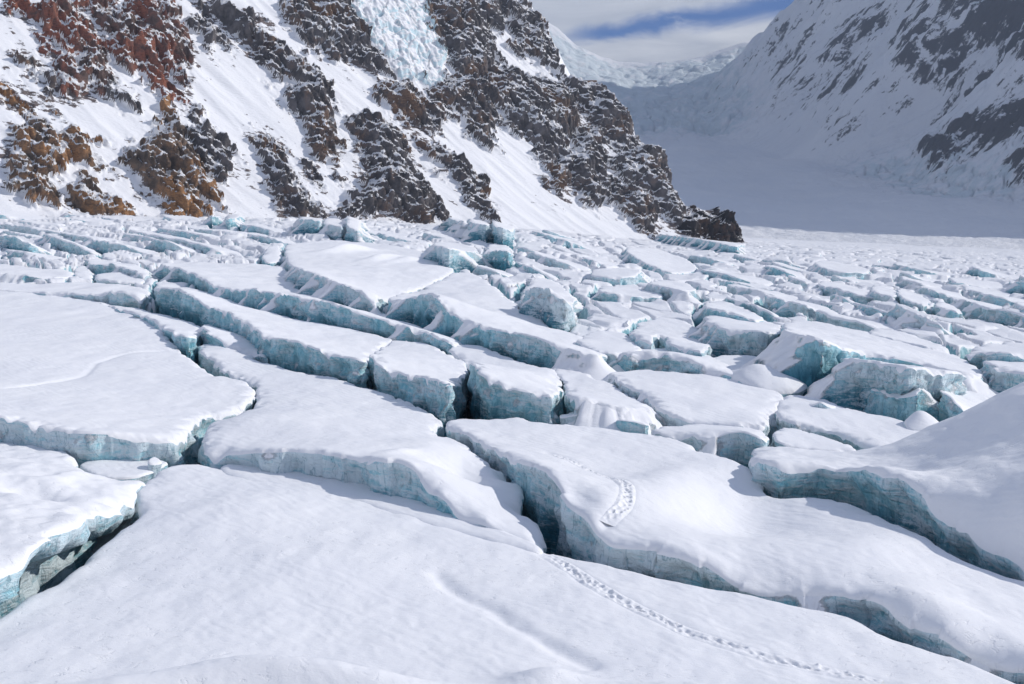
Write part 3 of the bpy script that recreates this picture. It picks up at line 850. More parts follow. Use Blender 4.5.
    VV = []
    DD = []
    lip = (0.10 + 0.22 * soft) * sc
    arc = np.cumsum(np.hypot(*(np.roll(R, -1, axis=0) - R).T))
    ws = wallamp * (0.55 + 0.6 * rough) * max(0.35, sc)
    rampk = (0.0 if (under or 'pillar' in label or 'undercut' in label or 'great smooth' in label) else 1.0) * 1.25 * sst(.12, .50, fbm(rx / 7.0, ry / 7.0, seed + 6.0, 2)) * sst(2.0, 8.0, size)
    for k, dep in enumerate(Ls):
        zz = rz - dep
        a = sst(0.0, 0.9, dep)
        # fracture relief: blocky pieces plus bedding ledges, leaning in with depth
        _, _, rv2, _, _ = cell(arc / 2.6 + seed, dep / 2.2 + 0.25 * fbm(arc / 4.0, dep, seed) + 11.0)
        rel = 0.75 * (rv2 - 0.5) + 0.85 * fbm(rx / 2.4, ry / 2.4, dep / 2.0 + seed, 4)
        rel = rel + 0.35 * pn(rx / 9.0, ry / 9.0, zz / 0.7)
        inw = -lip * sst(0.25, 0.7, dep) + ws * (.45 if under else 1.0) * a * rel - 0.05 * dep
        inw = inw + dep * rampk
        if under: inw = inw - under * sst(0.7, 1.9, dep + 0.5 * fbm(rx / 3.0, ry / 3.0, seed + 3.0, 3))
        px2 = rx + N[:, 0] * inw; py2 = ry + N[:, 1] * inw
        VV.append(np.column_stack([px2, py2, zz])); DD.append(np.full(n, dep))
    VV = np.concatenate(VV); DD = np.concatenate(DD)
    i = np.arange(n); j = (i + 1) % n
    FF = np.concatenate([np.column_stack([(k + 1) * n + i, (k + 1) * n + j, k * n + j, k * n + i]) for k in range(rows - 1)])
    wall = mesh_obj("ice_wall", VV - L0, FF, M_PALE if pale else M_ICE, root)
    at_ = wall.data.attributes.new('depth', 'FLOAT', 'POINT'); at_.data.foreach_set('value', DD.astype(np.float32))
    return root, top, S


def slab_from_trace(name, label, op, seed):
    base = op.get('h', 0.0); gap = op.get('gap', 0.022)
    plan, hts = [], []
    for v in op['o']:
        if len(v) == 2:
            p = at(v[0], v[1], base); plan.append(p); hts.append(base)
        elif v[2] == 'h':
            p = at(v[0], v[1], v[3]); plan.append(p); hts.append(v[3])
        else:
            p = at(v[0], v[2], 0.0); d = np.hypot(*p)
            p = p * (1 + gap)
            h = raise_to(v[0], v[1], p[0] * 1.0, p[1])
            plan.append(p); hts.append(h)
    plan = np.array(plan); hts = np.array(hts)
    ctrl = [(*at(c[0], c[1], c[2]), c[2]) for c in op.get('c', ())]
    bumps = [(*at(b[0], b[1], 0.5), *b[2:]) for b in op.get('b', ())]
    grooves = [([at(q[0], q[1], 0.4) for q in G], a, w) for (G, a, w) in op.get('g', ())]
    trails = [[at(q[0], q[1], 0.45) for q in G] for G in op.get('trail', ())]
    return build_slab(name, label, plan, hts, ctrl, op.get('soft', .3), op.get('rough', .3), op.get('pale', 0), bumps, grooves, trails,
                      seed=seed, depth=op.get('depth', 9.0), dens=op.get('dens', 2.0), under=op.get('under', 0.0)) + (trails,)


TRACED_PX = []
for i, (nm, lb, op) in enumerate(SL):
    res = slab_from_trace(nm, lb, op, 1.37 * i + 2.1)
    poly = [(v[0], v[1]) for v in op['o']]
    TRACED_PX.append(np.array(poly, float))
    TRACED_PX.append(np.array([(v[0], v[2] if len(v) == 3 else v[1]) for v in op['o']], float))
    for k, G in enumerate(res[3]):
        # trodden trail: a shallow trench of overlapping boot holes between kicked-up crumbs
        G = np.array(G); seg = np.hypot(*(G[1:] - G[:-1]).T); L = np.concatenate([[0], np.cumsum(seg)])
        s = np.arange(0, L[-1], 0.07)
        cx = np.interp(s, L, G[:, 0]); cy = np.interp(s, L, G[:, 1])
        ker = np.ones(31) / 31
        cx = np.convolve(np.pad(cx, 15, 'edge'), ker, 'valid'); cy = np.convolve(np.pad(cy, 15, 'edge'), ker, 'valid')
        tx = np.gradient(cx); ty = np.gradient(cy); tl = np.hypot(tx, ty); tx /= tl; ty /= tl
        o_ = np.arange(-0.62, 0.63, 0.07)
        Xg = cx[:, None] - ty[:, None] * o_[None]; Yg = cy[:, None] + tx[:, None] * o_[None]
        wv = 0.10 * np.sin(s * 1.3) + 0.08 * pn(s / 1.1, 3.3)
        uu = o_[None] - wv[:, None]
        prof = -0.20 * np.exp(-(uu / 0.30) ** 4) + 0.05 * np.exp(-((np.abs(uu) - 0.43) / 0.12) ** 2) * (0.6 + 1.6 * pn(Xg / 0.4, Yg / 0.4))
        prof = 0.05 * np.abs(pn(Xg / 0.5, Yg / 0.5)) + 0.04 * pn(Xg / 0.17, Yg / 0.17) - 0.05 * np.exp(-(uu / 0.35) ** 4)
        q0 = 0.0; sd_ = 1
        rr_ = np.random.RandomState(17 + i)
        while q0 < L[-1]:
            cu = sd_ * 0.12 + rr_.uniform(-.12, .12); wl = rr_.uniform(.15, .24); ww = rr_.uniform(.09, .15); dp = rr_.uniform(.05, .19)
            e2 = ((s[:, None] - q0) / wl) ** 2 + ((uu - cu) / ww) ** 2
            prof = prof - dp * np.exp(-e2 ** 1.5) + 0.05 * np.exp(-((np.sqrt(e2) - 1.5) / .35) ** 2) * rr_.uniform(0, 1)
            q0 += rr_.uniform(.24, .5); sd_ = -sd_
        # kicked-out crumbs
        for _ in range(int(L[-1] * 2.2)):
            q0 = rr_.uniform(0, L[-1]); cu = rr_.choice([-1, 1]) * rr_.uniform(.26, .50); sz = rr_.uniform(.05, .10)
            m_ = np.abs(s - q0) < .4
            prof[m_] += sz * np.exp(-(((s[m_, None] - q0) / sz) ** 2 + ((uu[m_] - cu) / sz) ** 2))
        edge = np.clip((0.62 - np.abs(o_))[None] / 0.26, 0, 1) * np.clip(np.minimum(s, L[-1] - s) / 1.6, 0, 1)[:, None]
        under = -0.20 * np.exp(-(np.abs(o_)[None] / 0.46) ** 2)
        hh = res[1](Xg, Yg) - under * (1) + 0.0     # undo the trench the slab was given under the strip
        hh = hh + prof * edge - 0.06 * (1 - edge)
        lowest = res[1](Xg, Yg) + 0.012
        hh = np.where(edge > 0.5, np.maximum(hh, lowest), hh)
        Zg = plane(Xg, Yg) + hh
        a, b = Xg.shape
        ii = np.arange(a * b).reshape(a, b)
        F = np.column_stack([ii[:-1, :-1].ravel(), ii[1:, :-1].ravel(), ii[1:, 1:].ravel(), ii[:-1, 1:].ravel()])
        F = F[:, ::-1]
        t = mesh_obj("footprint_trail", np.column_stack([Xg.ravel(), Yg.ravel(), Zg.ravel()]), F, M_SNOW)
        tag(t, "trodden trail of footprints slanting down the foreground snowfield to the right" if nm == "snowfield" else
            "trodden footprints curving up the sweeping slab from the snow bridge", "footprints", "walkers' tracks in the snow")

# ---------------------------------------------------------------- ice blocks of the middle distance
ED = np.array([0.40, -0.917]); EN = np.array([0.917, 0.40])     # crevasses run along ED


def traced_mask(px, py, grow=0):
    m = np.zeros(np.shape(px), bool)
    for q in TRACED_PX:
        m |= in_poly(q, px, py)
    return m


MT0 = np.array([-300.0, 560.0]); MET = np.array([0.8336, 0.5524]); MES = np.array([-0.5524, 0.8336])


def block_shape(c, L, Wd, seed):
    """lens to slab shaped plan outline along the crevasse direction"""
    r = np.random.RandomState(seed)
    k = 14
    a = np.linspace(0, 2 * math.pi, k, endpoint=False) + r.uniform(-.12, .12, k)
    p = 3.2
    u = np.sign(np.cos(a)) * np.abs(np.cos(a)) ** (2 / p) * L / 2
    v = np.sign(np.sin(a)) * np.abs(np.sin(a)) ** (2 / p) * Wd / 2
    u *= 1 + r.uniform(-.13, .13, k); v *= 1 + r.uniform(-.22, .16, k)
    bend = r.uniform(-.10, .10)
    v = v + bend * (u ** 2) / max(L, 1)
    skew = r.uniform(-.5, .5); u = u + skew * v
    yy = c[1] - u
    vb = stream(c[0], c[1]) + v * math.exp(-.0035 * (min(c[1], 470) - 200))
    return np.column_stack([unstream(vb, yy), yy]), u, v


def covered(pl):
    px, py = project(pl[:, 0], pl[:, 1], plane(pl[:, 0], pl[:, 1]))
    return traced_mask(px, py)


cand = []
r_ = np.random.RandomState(21)
XS = 55.7


def stream(x, y):
    return (x - XS) * np.exp(-.0035 * (np.minimum(y, 470) - 200))


def unstream(v, y):
    return XS + v * np.exp(.0035 * (np.minimum(y, 470) - 200))


v = -330.0
row = 0
while v < 330:
    # strip centre line offset v along EN; walk along -ED (away)
    uu = 60.0 + r_.uniform(0, 30)
    dref = 260.0
    wst = None
    wst = r_.uniform(8.5, 15.0)
    while uu < 700:
        c0 = -ED * (-uu) * -1
        L = r_.uniform(22, 60)
        ym = uu + L / 2
        vb = v + wst / 2 + 7 * pn(ym / 110.0, v / 60.0, 1.3)
        cc = np.array([unstream(vb, ym), ym])
        cand.append((cc, L, wst * math.exp(.0035 * (min(ym, 470) - 200)))); uu += L
    v += wst
    row += 1
sel = []
for k, (c, L, w) in enumerate(cand):
    D = math.hypot(*c)
    if c[1] < 70 or D > 640: continue
    px, py = project(c[0], c[1], plane(*c))
    if px < -60 or px > 1085: continue
    s_up = (c - MT0) @ MES; t_al = (c - MT0) @ MET
    if s_up > -6 and t_al < 640: continue
    left = sst(330, 60, px)
    if D > 430 and r_.rand() < 0.25: continue
    if px < 300 and D > 280 and r_.rand() < 0.45: continue
    if px > 640 and D > 560: continue
    scl = 1.0
    out, u, vv = block_shape(c, L * 0.97, w * r_.uniform(.80, .95), 1000 + k)
    cov = covered(out); cin = covered(np.array([c, c]))[0]
    if cin or cov.mean() > 0.35: continue
    if cov.any():
        # shrink away from the traced ground until clear
        for _ in range(4):
            out = c + (out - c) * 0.85
            if not covered(out).any(): break
        if covered(out).any(): continue
    sel.append((k, c, L, w, out, u, vv, D, px))
sel.sort(key=lambda t: t[7])
sel = sel[:235]
print("blocks", len(sel))
SIZEW = ["short", "stubby", "mid-sized", "long", "very long"]
for q, (k, c, L, w, out, u, vv, D, px) in enumerate(sel):
    r = np.random.RandomState(5000 + k)
    base = r.uniform(-.2, .8)
    lift = r.uniform(0.3, 2.6) * (0.8 if px < 260 else 1.0)
    tiltn = vv / (w / 2)                # -1 at the side facing the camera's left
    tiltu = u / (L / 2)                 # +1 at the end nearest the camera
    h = base + lift * (0.5 - 0.5 * tiltn) * (0.65 + 0.35 * tiltu) + r.uniform(-.2, .2, len(u))
    if r.rand() < .18: h = h + r.uniform(.6, 2.2) * (1 + r.choice([-1, 1]) * tiltu) * .5 + r.uniform(.2, 1.2) * (.5 - .5 * tiltn)
    bk_ = sst(-.25, .75, tiltn + .35 * np.abs(tiltu) * (tiltn > -.6))
    h = h * (1 - bk_) + bk_ * (-1.0)
    soft = r.choice([.15, .35, .6, .85], p=[.15, .25, .3, .3]); rough = r.uniform(.2, 1.0)
    if D > 330: nm = "serac"
    else: nm = "ice_block"
    side = "left" if px < 360 else ("middle" if px < 660 else "right")
    look = "crisp-edged" if soft < .3 else ("soft-edged" if soft < .7 else "snow-rounded")
    tall = "high" if lift > 2.1 else ("low" if lift < 1.1 else "middling")
    ln = "long" if L > 38 else "short"
    if nm == "serac":
        lb_ = f"{tall} {look} {ln} serac in the far rows of the glacier, {'under the ochre rock face' if side == 'left' else 'under the snow chute' if side == 'middle' else 'towards the shaded valley'}"
        gp = f"{tall} {look} {ln} seracs of the far rows, {side} third"
    if nm != "serac":
        wh = {'left': 'behind the long ridges on the left', 'middle': 'beyond the domed slab, below the dark rock buttress', 'right': 'beyond the biggest layered block'}[side]
        lb_ = ''
        gp = f"{tall} {look} {ln} ice blocks of the middle distance, {side} third"
    rowp = project(c[0], c[1], plane(*c))[1]
    LM = [("the three seracs along the mountain foot", 330, 228), ("the domed slab with fluted crest", 370, 262), ("the long grey-walled ridge", 225, 272),
          ("the tip of the black rock spur", 748, 244), ("the long teal ice cliff", 700, 243), ("the biggest layered ice block", 875, 350),
          ("the split snow dome", 668, 336), ("the steep block with jagged crown", 548, 300), ("the jagged serac", 456, 226), ("the foot of the snow chute", 570, 228),
          ("the foot of the ochre tower", 190, 218), ("the banded brown slabs of rock", 95, 220), ("the photo's left edge", 0, 240), ("the photo's right edge", 1024, 285),
          ("the block with squared right end", 742, 336), ("the curled teal-edged slab", 662, 260), ("the bright teal-faced block", 670, 290), ("the edge of the valley's shadow", 880, 254),
          ("the crumpled block on the left", 118, 266), ("the long hump-backed slab", 490, 290), ("the stout slab with dark slot", 915, 300), ("the upright teal-ended slab", 735, 312),
          ("the valley ice past the spur", 800, 252), ("the lens-shaped teal slab", 915, 342)]
    lm = min(LM, key=lambda t: abs(t[1] - px) + 3.0 * abs(t[2] - rowp))
    dxp, dyp = px - lm[1], rowp - lm[2]
    rel = ("behind" if dyp < 0 else "in front of") if abs(dyp) * 3.5 > abs(dxp) else ("left of" if dxp < 0 else "right of")
    if "photo's" in lm[0]: rel = "near"
    near_ = "well" if abs(dxp) + 3 * abs(dyp) > 60 and rel != "near" else "just"
    if rel == "near": near_ = ""
    lb = " ".join(f"{tall} {ln} {look} {nm.replace('_', ' ')} with {'frosted' if (k % 2) else 'snowy'} top, {near_} {rel} {lm[0]}".replace('frosted', 'snowy').split()).replace(' with snowy top', '')
    build_slab(nm, lb, out, h, (), soft, rough, int(r.rand() < .6), seed=3.3 * q, group=gp, cat="serac" if nm == "serac" else "ice block",
               depth=7.0, dens=1.7 if D < 300 else 1.5, wallamp=0.9)

# blocks whose descriptions still coincide are told apart by how near they stand
same = {}
for o in COL.objects:
    if o.get('label') and o.name.split('.')[0] in ('serac', 'ice_block') and o.get('group'):
        same.setdefault(o['label'], []).append(o)
for lb, lst in same.items():
    if len(lst) < 2: continue
    lst.sort(key=lambda o: o.location.y)
    wd = {2: ["nearer one", "farther one"], 3: ["nearest one", "middle one", "farthest one"]}.get(len(lst))
    if wd:
        for o, w_ in zip(lst, wd): o['label'] = lb + ", " + w_

# ---------------------------------------------------------------- the sheet under and beyond the blocks
Ds = []
d = 12.0
while d < 1500:
    Ds.append(d)
    d += max(0.8, min(0.0000135 * d * d + 0.5, 4.0)) if d > 120 else 1.6
Ds = np.array(Ds)
Ax = np.concatenate([np.linspace(-1.6, -.585, 30, endpoint=False), np.arange(-.585, .585, .00135), np.linspace(.585, 1.8, 30)])
X = Ds[:, None] * Ax[None]; Y = np.repeat(Ds[:, None], len(Ax), 1)
Dg = np.hypot(X, Y)
# distance to the nearest block outline, from outline samples binned on a coarse plan raster
rs = 1.0
x0, y0 = -420.0, 10.0; nx, ny = 900, 660
G = np.full((nx, ny), 40.0)
OCC = np.zeros((nx, ny), bool)
gx = x0 + (np.arange(nx) + .5) * rs; gy = y0 + (np.arange(ny) + .5) * rs
for Rm in ALL_PLAN:
    lo, hi = Rm.min(0) - 9, Rm.max(0) + 9
    i0, i1 = max(0, int((lo[0] - x0) / rs)), min(nx, int((hi[0] - x0) / rs) + 1)
    j0, j1 = max(0, int((lo[1] - y0) / rs)), min(ny, int((hi[1] - y0) / rs) + 1)
    if i1 <= i0 or j1 <= j0: continue
    GX, GY = np.meshgrid(gx[i0:i1], gy[j0:j1], indexing='ij')
    dd = seg_dist(Rm, GX, GY); ins = in_poly(Rm, GX, GY)
    dd = np.where(ins, -dd, dd)
    G[i0:i1, j0:j1] = np.minimum(G[i0:i1, j0:j1], dd)


def samp(A, X, Y, fill):
    fx = (X - x0) / rs - .5; fy = (Y - y0) / rs - .5
    i = np.floor(fx).astype(int); j = np.floor(fy).astype(int)
    ok = (i >= 0) & (j >= 0) & (i < nx - 1) & (j < ny - 1)
    i = np.clip(i, 0, nx - 2); j = np.clip(j, 0, ny - 2)
    a = fx - i; b = fy - j
    v = A[i, j] * (1 - a) * (1 - b) + A[i + 1, j] * a * (1 - b) + A[i, j + 1] * (1 - a) * b + A[i + 1, j + 1] * a * b
    return np.where(ok, v, fill)


gd = samp(G, X, Y, 40.0)
near = 1 - sst(150, 420, Dg)
deep = 7.5 * near + 3.0 * (1 - near)
fill = sst(0.8, 3.4, gd + 1.1 * fbm(X / 5.0, Y / 7.0, 4.4, 3)) * sst(-6, 0, gd)
bridge = sst(.05, .30, fbm(X / 24.0, Y / 34.0, 3.9, 3)) * sst(105, 190, Dg) * sst(-4, 1, gd)
fill = np.maximum(fill * sst(62, 82, Dg), bridge)
u_ = stream(X, Y); v_ = Y
f1, f2, rv, ox, oy = cell(u_ / 6.5 + 0.9 * pn(u_ / 30, v_ / 60), v_ / 34.0 + 0.9 * pn(u_ / 30 + 9, v_ / 60))
f1b, f2b, rvb, oxb, oyb = cell(u_ / 3.1 + 7 + .8 * pn(u_ / 9, v_ / 20), v_ / 11.0 + 3)
crack = sst(0.14, 0.02, f2 - f1); crackb = sst(0.14, 0.02, f2b - f1b)
rg = sst(120, 240, Dg)
lft = sst(.10, -.25, X / np.maximum(Y, 1)) * sst(230, 300, Dg)
rough = (rv - .35) * 1.2 + ox * (rvb - .2) * 1.2 - crack * 2.6 * (rv > .25) + (rvb - .5) * 1.1 * (.12 + lft) - crackb * .9 * (rvb > .55) * (.15 + lft)
rough = rough * (1 - .5 * sst(.05, -.02, -X / np.maximum(Y, 1)) * sst(420, 300, Dg)) + .45 * fbm(X / 9, Y / 14, 2.2, 3)
calm = sst(760, 1150, Dg) 
rough = rough * (1 - .75 * calm)
Ds_sheet, Ax_sheet = Ds, Ax
hs = -deep * (1 - fill) + fill * (-0.5 + .45 * bridge + rg * rough + .3 * (1 - rg) * fbm(X / 6, Y / 8, 7.7, 4))
Z = plane(X, Y) + hs
Z = Z + 0.9 * fbm(X / 60, Y / 60, 8.8, 2) * sst(400, 600, Dg)
a, b = X.shape
ii = np.arange(a * b).reshape(a, b)
F = np.column_stack([ii[:-1, :-1].ravel(), ii[:-1, 1:].ravel(), ii[1:, 1:].ravel(), ii[1:, :-1].ravel()])


Zs_sheet = Z.copy()


def mat_glacier():
    m, n, bb = new_mat("glacier_surface")
    geo = n.t.nodes.new('ShaderNodeNewGeometry')
    P = geo.outputs['Position']; nz = n.sep(geo.outputs['Normal'])[2]
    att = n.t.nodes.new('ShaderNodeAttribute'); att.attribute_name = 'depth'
    v = n.noise(P, 0.5, 5, 0.6)
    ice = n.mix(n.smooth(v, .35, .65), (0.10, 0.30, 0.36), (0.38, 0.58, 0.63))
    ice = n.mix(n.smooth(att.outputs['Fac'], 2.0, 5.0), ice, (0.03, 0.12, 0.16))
    s = n.math('ADD', nz, n.math('MULTIPLY', n.math('SUBTRACT', v, .5), .6))
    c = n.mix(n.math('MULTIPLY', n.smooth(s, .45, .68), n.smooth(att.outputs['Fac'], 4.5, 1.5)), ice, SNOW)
    n.put(bb.inputs['Base Color'], c); bb.inputs['Roughness'].default_value = .6
    n.put(bb.inputs['Normal'], n.bump(snow_bump(n, P), .6, 1.0))
    return m


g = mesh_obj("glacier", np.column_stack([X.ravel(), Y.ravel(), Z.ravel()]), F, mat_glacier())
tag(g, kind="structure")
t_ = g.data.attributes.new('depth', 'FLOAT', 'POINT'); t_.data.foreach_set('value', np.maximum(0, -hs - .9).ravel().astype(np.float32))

# ---------------------------------------------------------------- the rock and snow mountain on the left
SLOPE = 1.0


def prof(s):
    return np.where(s < 0, s * .55, s * .62 + .38 * (s - 38 * (1 - np.exp(-np.maximum(s, 0) / 38.0)))) * SLOPE


def zb(t):
    x = MT0[0] + MET[0] * t; y = MT0[1] + MET[1] * t
    return plane(x, y) - 1.0


def mpt(t, s):
    return MT0[0] + MET[0] * t + MES[0] * s, MT0[1] + MET[1] * t + MES[1] * s


def px_to_ts(px, py):
    """where the view ray of a pixel meets the undisturbed flank"""
    d = ray(px, py)
    best = None
    lo, hi = 100.0, 3500.0
    def g(k):
        p = d[:2] * k - MT0
        t = p @ MET; s = p @ MES
        return CAMZ + d[2] * k - (zb(t) + prof(np.array(s)))
    ks = np.linspace(250, 2500, 900)
    vals = np.array([g(k) for k in ks])
    i = np.where((vals[:-1] > 0) & (vals[1:] <= 0))[0]
    if len(i) == 0:
        i = [np.argmin(np.abs(vals))]; k = ks[i[0]]
    else:
        a, b = ks[i[0]], ks[i[0] + 1]
        for _ in range(25):
            m = (a + b) / 2
            if g(m) > 0: a = m
            else: b = m
        k = a
    p = d[:2] * k - MT0
    return np.array([p @ MET, p @ MES])


CREST_PX = [(765, 249), (752, 244), (738, 237), (728, 222), (716, 211), (704, 213), (694, 216), (686, 206), (672, 190), (661, 165), (650, 155), (640, 147),
            (627, 117), (612, 100), (604, 90), (592, 85), (580, 83), (568, 77), (556, 60), (551, 42), (545, 20), (534, 14), (525, 0), (515, -25), (500, -60)]
CR = np.array([px_to_ts(*p) for p in CREST_PX])
CR = CR[np.argsort(CR[:, 1])]


def crest_t(s):
    return np.where(s > CR[-1, 1], CR[-1, 0] - .25 * (s - CR[-1, 1]), np.interp(s, CR[:, 1], CR[:, 0]))


ROCKS = [
 ("red", "red-brown crag at the top left corner beside a snow gully", [(20,0),(78,0),(86,20),(97,42),(104,66),(92,62),(82,52),(66,44),(52,46),(34,36),(28,20),(14,12)]),
 ("red", "snow-dusted reddish crag hanging below the top left crag", [(56,52),(72,44),(94,54),(106,66),(108,84),(92,92),(66,90),(60,80),(70,72),(58,66)]),
 ("red", "broad red-brown buttress left of the long snow field at the top", [(92,0),(162,0),(172,20),(186,34),(194,60),(190,78),(170,72),(178,96),(164,100),(150,84),(136,76),(118,60),(106,40),(96,18)]),
 ("rock", "thin dark rib dropping from the reddish buttress into the snow", [(108,84),(122,88),(132,98),(140,112),(132,110),(120,104),(110,98)]),
 ("ochre", "ochre tower with a wide base standing at the glacier edge", [(164,108),(172,120),(186,140),(200,160),(212,190),(214,208),(200,217),(180,217),(164,204),(142,182),(126,172),(122,152),(136,146),(152,150),(164,140),(160,122)]),
 ("rock", "dark snow-streaked shoulder behind the ochre tower", [(178,104),(196,112),(214,134),(226,150),(218,158),(230,176),(218,178),(204,160),(192,142),(180,124)]),
 ("ochre", "brown stepped outcrop at the left edge of the photo", [(0,82),(14,88),(30,100),(46,122),(72,136),(98,150),(100,168),(78,166),(66,160),(70,178),(60,188),(44,176),(30,166),(10,160),(8,130),(22,124),(10,104),(0,96)]),
 ("ochre", "brown slabby foot of rock left of the white snow cone", [(10,160),(30,162),(44,178),(58,196),(60,210),(44,206),(28,196),(14,186)]),
 ("ochre", "banded brown slabs reaching down to the ice at the left", [(62,188),(84,192),(96,184),(112,194),(124,204),(134,216),(112,217),(94,218),(82,219),(70,206)]),
 ("rock", "small isolated brown rock in the snow at the upper left", [(34,62),(44,68),(50,80),(44,84),(36,76)]),
 ("rock", "dark brown rib crossing the long snow field near the top", [(194,0),(222,0),(242,10),(256,22),(266,42),(274,60),(270,80),(262,66),(252,46),(236,40),(218,22),(204,10)]),
 ("rock", "mottled pinkish knob left of the dark brown rib", [(196,12),(206,6),(218,22),(230,40),(222,50),(210,46),(200,34),(192,30)]),
 ("rock", "chain of dark blocky crags in the middle of the snow field", [(276,44),(296,56),(304,72),(324,78),(334,96),(332,120),(334,140),(326,164),(312,160),(306,146),(310,130),(302,122),(290,110),(280,92),(290,88),(282,72),(262,70),(266,56)]),
 ("rock", "grey rocky spur low down between two snow chutes", [(258,140),(272,146),(286,158),(296,170),(306,190),(316,206),(314,218),(300,217),(284,208),(276,194),(272,176),(264,160)]),
 ("rock", "small dark rocks at the foot of the blocky crags", [(304,164),(316,168),(322,182),(314,182),(306,174)]),
 ("rock", "grey-black cliff with an orange patch at the top of the photo", [(284,0),(352,0),(356,22),(366,36),(378,54),(390,70),(386,78),(368,64),(350,56),(334,62),(324,56),(322,40),(308,46),(298,30),(286,18)]),
 ("rock", "dark rocky mass below the hanging ice", [(384,92),(398,84),(412,90),(420,104),(434,112),(428,122),(436,128),(424,126),(408,120),(392,112),(380,100)]),
 ("rock", "large brown-veined crag above the teal far seracs", [(354,122),(372,120),(392,128),(404,144),(410,164),(424,186),(436,202),(450,218),(420,218),(396,216),(370,212),(352,214),(340,206),(350,192),(362,180),(372,176),(364,160),(356,140)]),
 ("rock", "slanting dark slab of rock with an orange end in the lower snow", [(424,144),(438,148),(458,162),(474,178),(484,200),(492,219),(480,214),(466,196),(448,176),(434,162)]),
 ("rock", "rust-stained black cliff beside the hanging ice at the top", [(430,0),(524,0),(526,14),(508,20),(492,28),(486,38),(494,52),(498,64),(492,80),(470,84),(456,76),(446,60),(436,40),(424,20)]),
 ("rock", "jagged crest tower on the skyline above the snowy saddle", [(520,24),(534,14),(545,20),(552,44),(558,76),(548,74),(536,62),(520,54),(510,42)]),
 ("rock", "dark cliff band running under the snowy saddle", [(430,88),(446,78),(470,88),(488,72),(508,72),(522,80),(540,76),(560,86),(566,100),(574,118),(580,130),(566,140),(560,160),(548,170),(540,156),(530,150),(524,136),(508,128),(496,112),(486,124),(470,120),(456,110),(440,120),(420,120),(424,100)]),
 ("rock", "speckled knob of rock under the dark cliff band", [(466,110),(480,118),(490,130),(500,148),(490,150),(476,142),(468,128)]),
 ("rock", "russet cliff along the skyline above the spur", [(562,78),(580,84),(592,86),(604,92),(614,104),(628,118),(640,146),(632,154),(618,150),(600,150),(590,140),(582,130),(588,120),(576,104)]),
 ("rock", "snow-flecked cliff lobe at the foot of the russet cliff", [(556,160),(568,144),(584,140),(598,150),(604,170),(604,190),(596,206),(584,200),(572,186),(556,190),(546,176)]),
 ("rock", "dark brown buttress leading down to the black spur", [(604,152),(622,152),(640,148),(652,156),(662,166),(672,190),(682,206),(690,218),(684,228),(668,222),(656,210),(644,196),(630,186),(620,176),(608,166)]),
 ("rock", "snow-plastered rocks under the dark brown buttress", [(606,176),(620,184),(636,194),(650,208),(658,222),(652,236),(640,232),(628,218),(616,204),(606,192)]),
 ("black", "black ragged rock spur ending on the glacier at its right tip", [(678,214),(690,214),(704,212),(716,210),(728,221),(740,238),(754,246),(740,250),(722,244),(704,240),(688,236),(672,230)]),
]
HANG = [(352,0),(430,0),(426,16),(434,34),(444,56),(442,78),(434,92),(420,84),(402,82),(388,58),(374,44),(364,28),(356,14)]

t1 = np.concatenate([np.linspace(-420, -24, 60, endpoint=False), np.arange(-24, 640, .72)])
s1 = np.concatenate([np.linspace(-24, -4, 6, endpoint=False), np.arange(-4, 262, .72), np.linspace(263, 420, 50)])
# columns run from the left to the crest, then fold over it
cols = t1
S_ = s1[:, None] + 0 * cols[None]
tc_ = crest_t(s1)
wob = 3.0 * fbm(s1 / 14.0, 0.5, 3.3, 4)
tcw = tc_ + wob * .5
T_ = cols[None] + 0 * S_
keep_n = len(cols)
lim = tcw[:, None]
# compress: columns past the crest gather on it, then extra columns run down the far side
T_ = np.minimum(T_, lim)
back = np.concatenate([np.arange(1, 14) * 1.2, 16 + np.arange(1, 14) * 9.0])
T_ = np.concatenate([T_, lim + back[None]], axis=1)
S_ = np.concatenate([S_, s1[:, None] + 0 * back[None]], axis=1)
over = np.maximum(0, T_ - lim)
Xm, Ym = mpt(T_, S_)
Zm = zb(T_) + prof(S_) - over * 1.35 - sst(0, 10, over) * 6
ppx, ppy = Xm, Zm

RID = np.zeros(S_.shape, int) - 1
RM = np.full(S_.shape, -50.0)
wn1 = 8 * fbm(T_ / 26.0, S_ / 26.0, 1.1, 5, .6); wn2 = 8 * fbm(T_ / 26.0 + 40, S_ / 26.0, 6.1, 5, .6)
for k, (kind, lb, P) in enumerate(ROCKS):
    Q = np.array([px_to_ts(*p) for p in P])
    lo, hi = Q.min(0) - 18, Q.max(0) + 18
    m = (T_ > lo[0]) & (T_ < hi[0]) & (S_ > lo[1]) & (S_ < hi[1])
    if not m.any(): continue
    tt = (T_ + wn1)[m]; ss = (S_ + wn2)[m]
    sd = seg_dist(Q, tt, ss); sd = np.where(in_poly(Q, tt, ss), sd, -sd)
    cur = RM[m]; idn = RID[m]
    b = sd > cur
    idn[b] = k; cur[b] = sd[b]
    RM[m] = cur; RID[m] = idn
Q = np.array([px_to_ts(*p) for p in HANG])
HM = np.full(S_.shape, -50.0)
lo, hi = Q.min(0) - 15, Q.max(0) + 15
m = (T_ > lo[0]) & (T_ < hi[0]) & (S_ > lo[1]) & (S_ < hi[1])
sd = seg_dist(Q, (T_ + .5 * wn1)[m], (S_ + .5 * wn2)[m]); HM[m] = np.where(in_poly(Q, (T_ + .5 * wn1)[m], (S_ + .5 * wn2)[m]), sd, -sd)
RM = np.where(HM > 0, np.minimum(RM, -HM), RM)

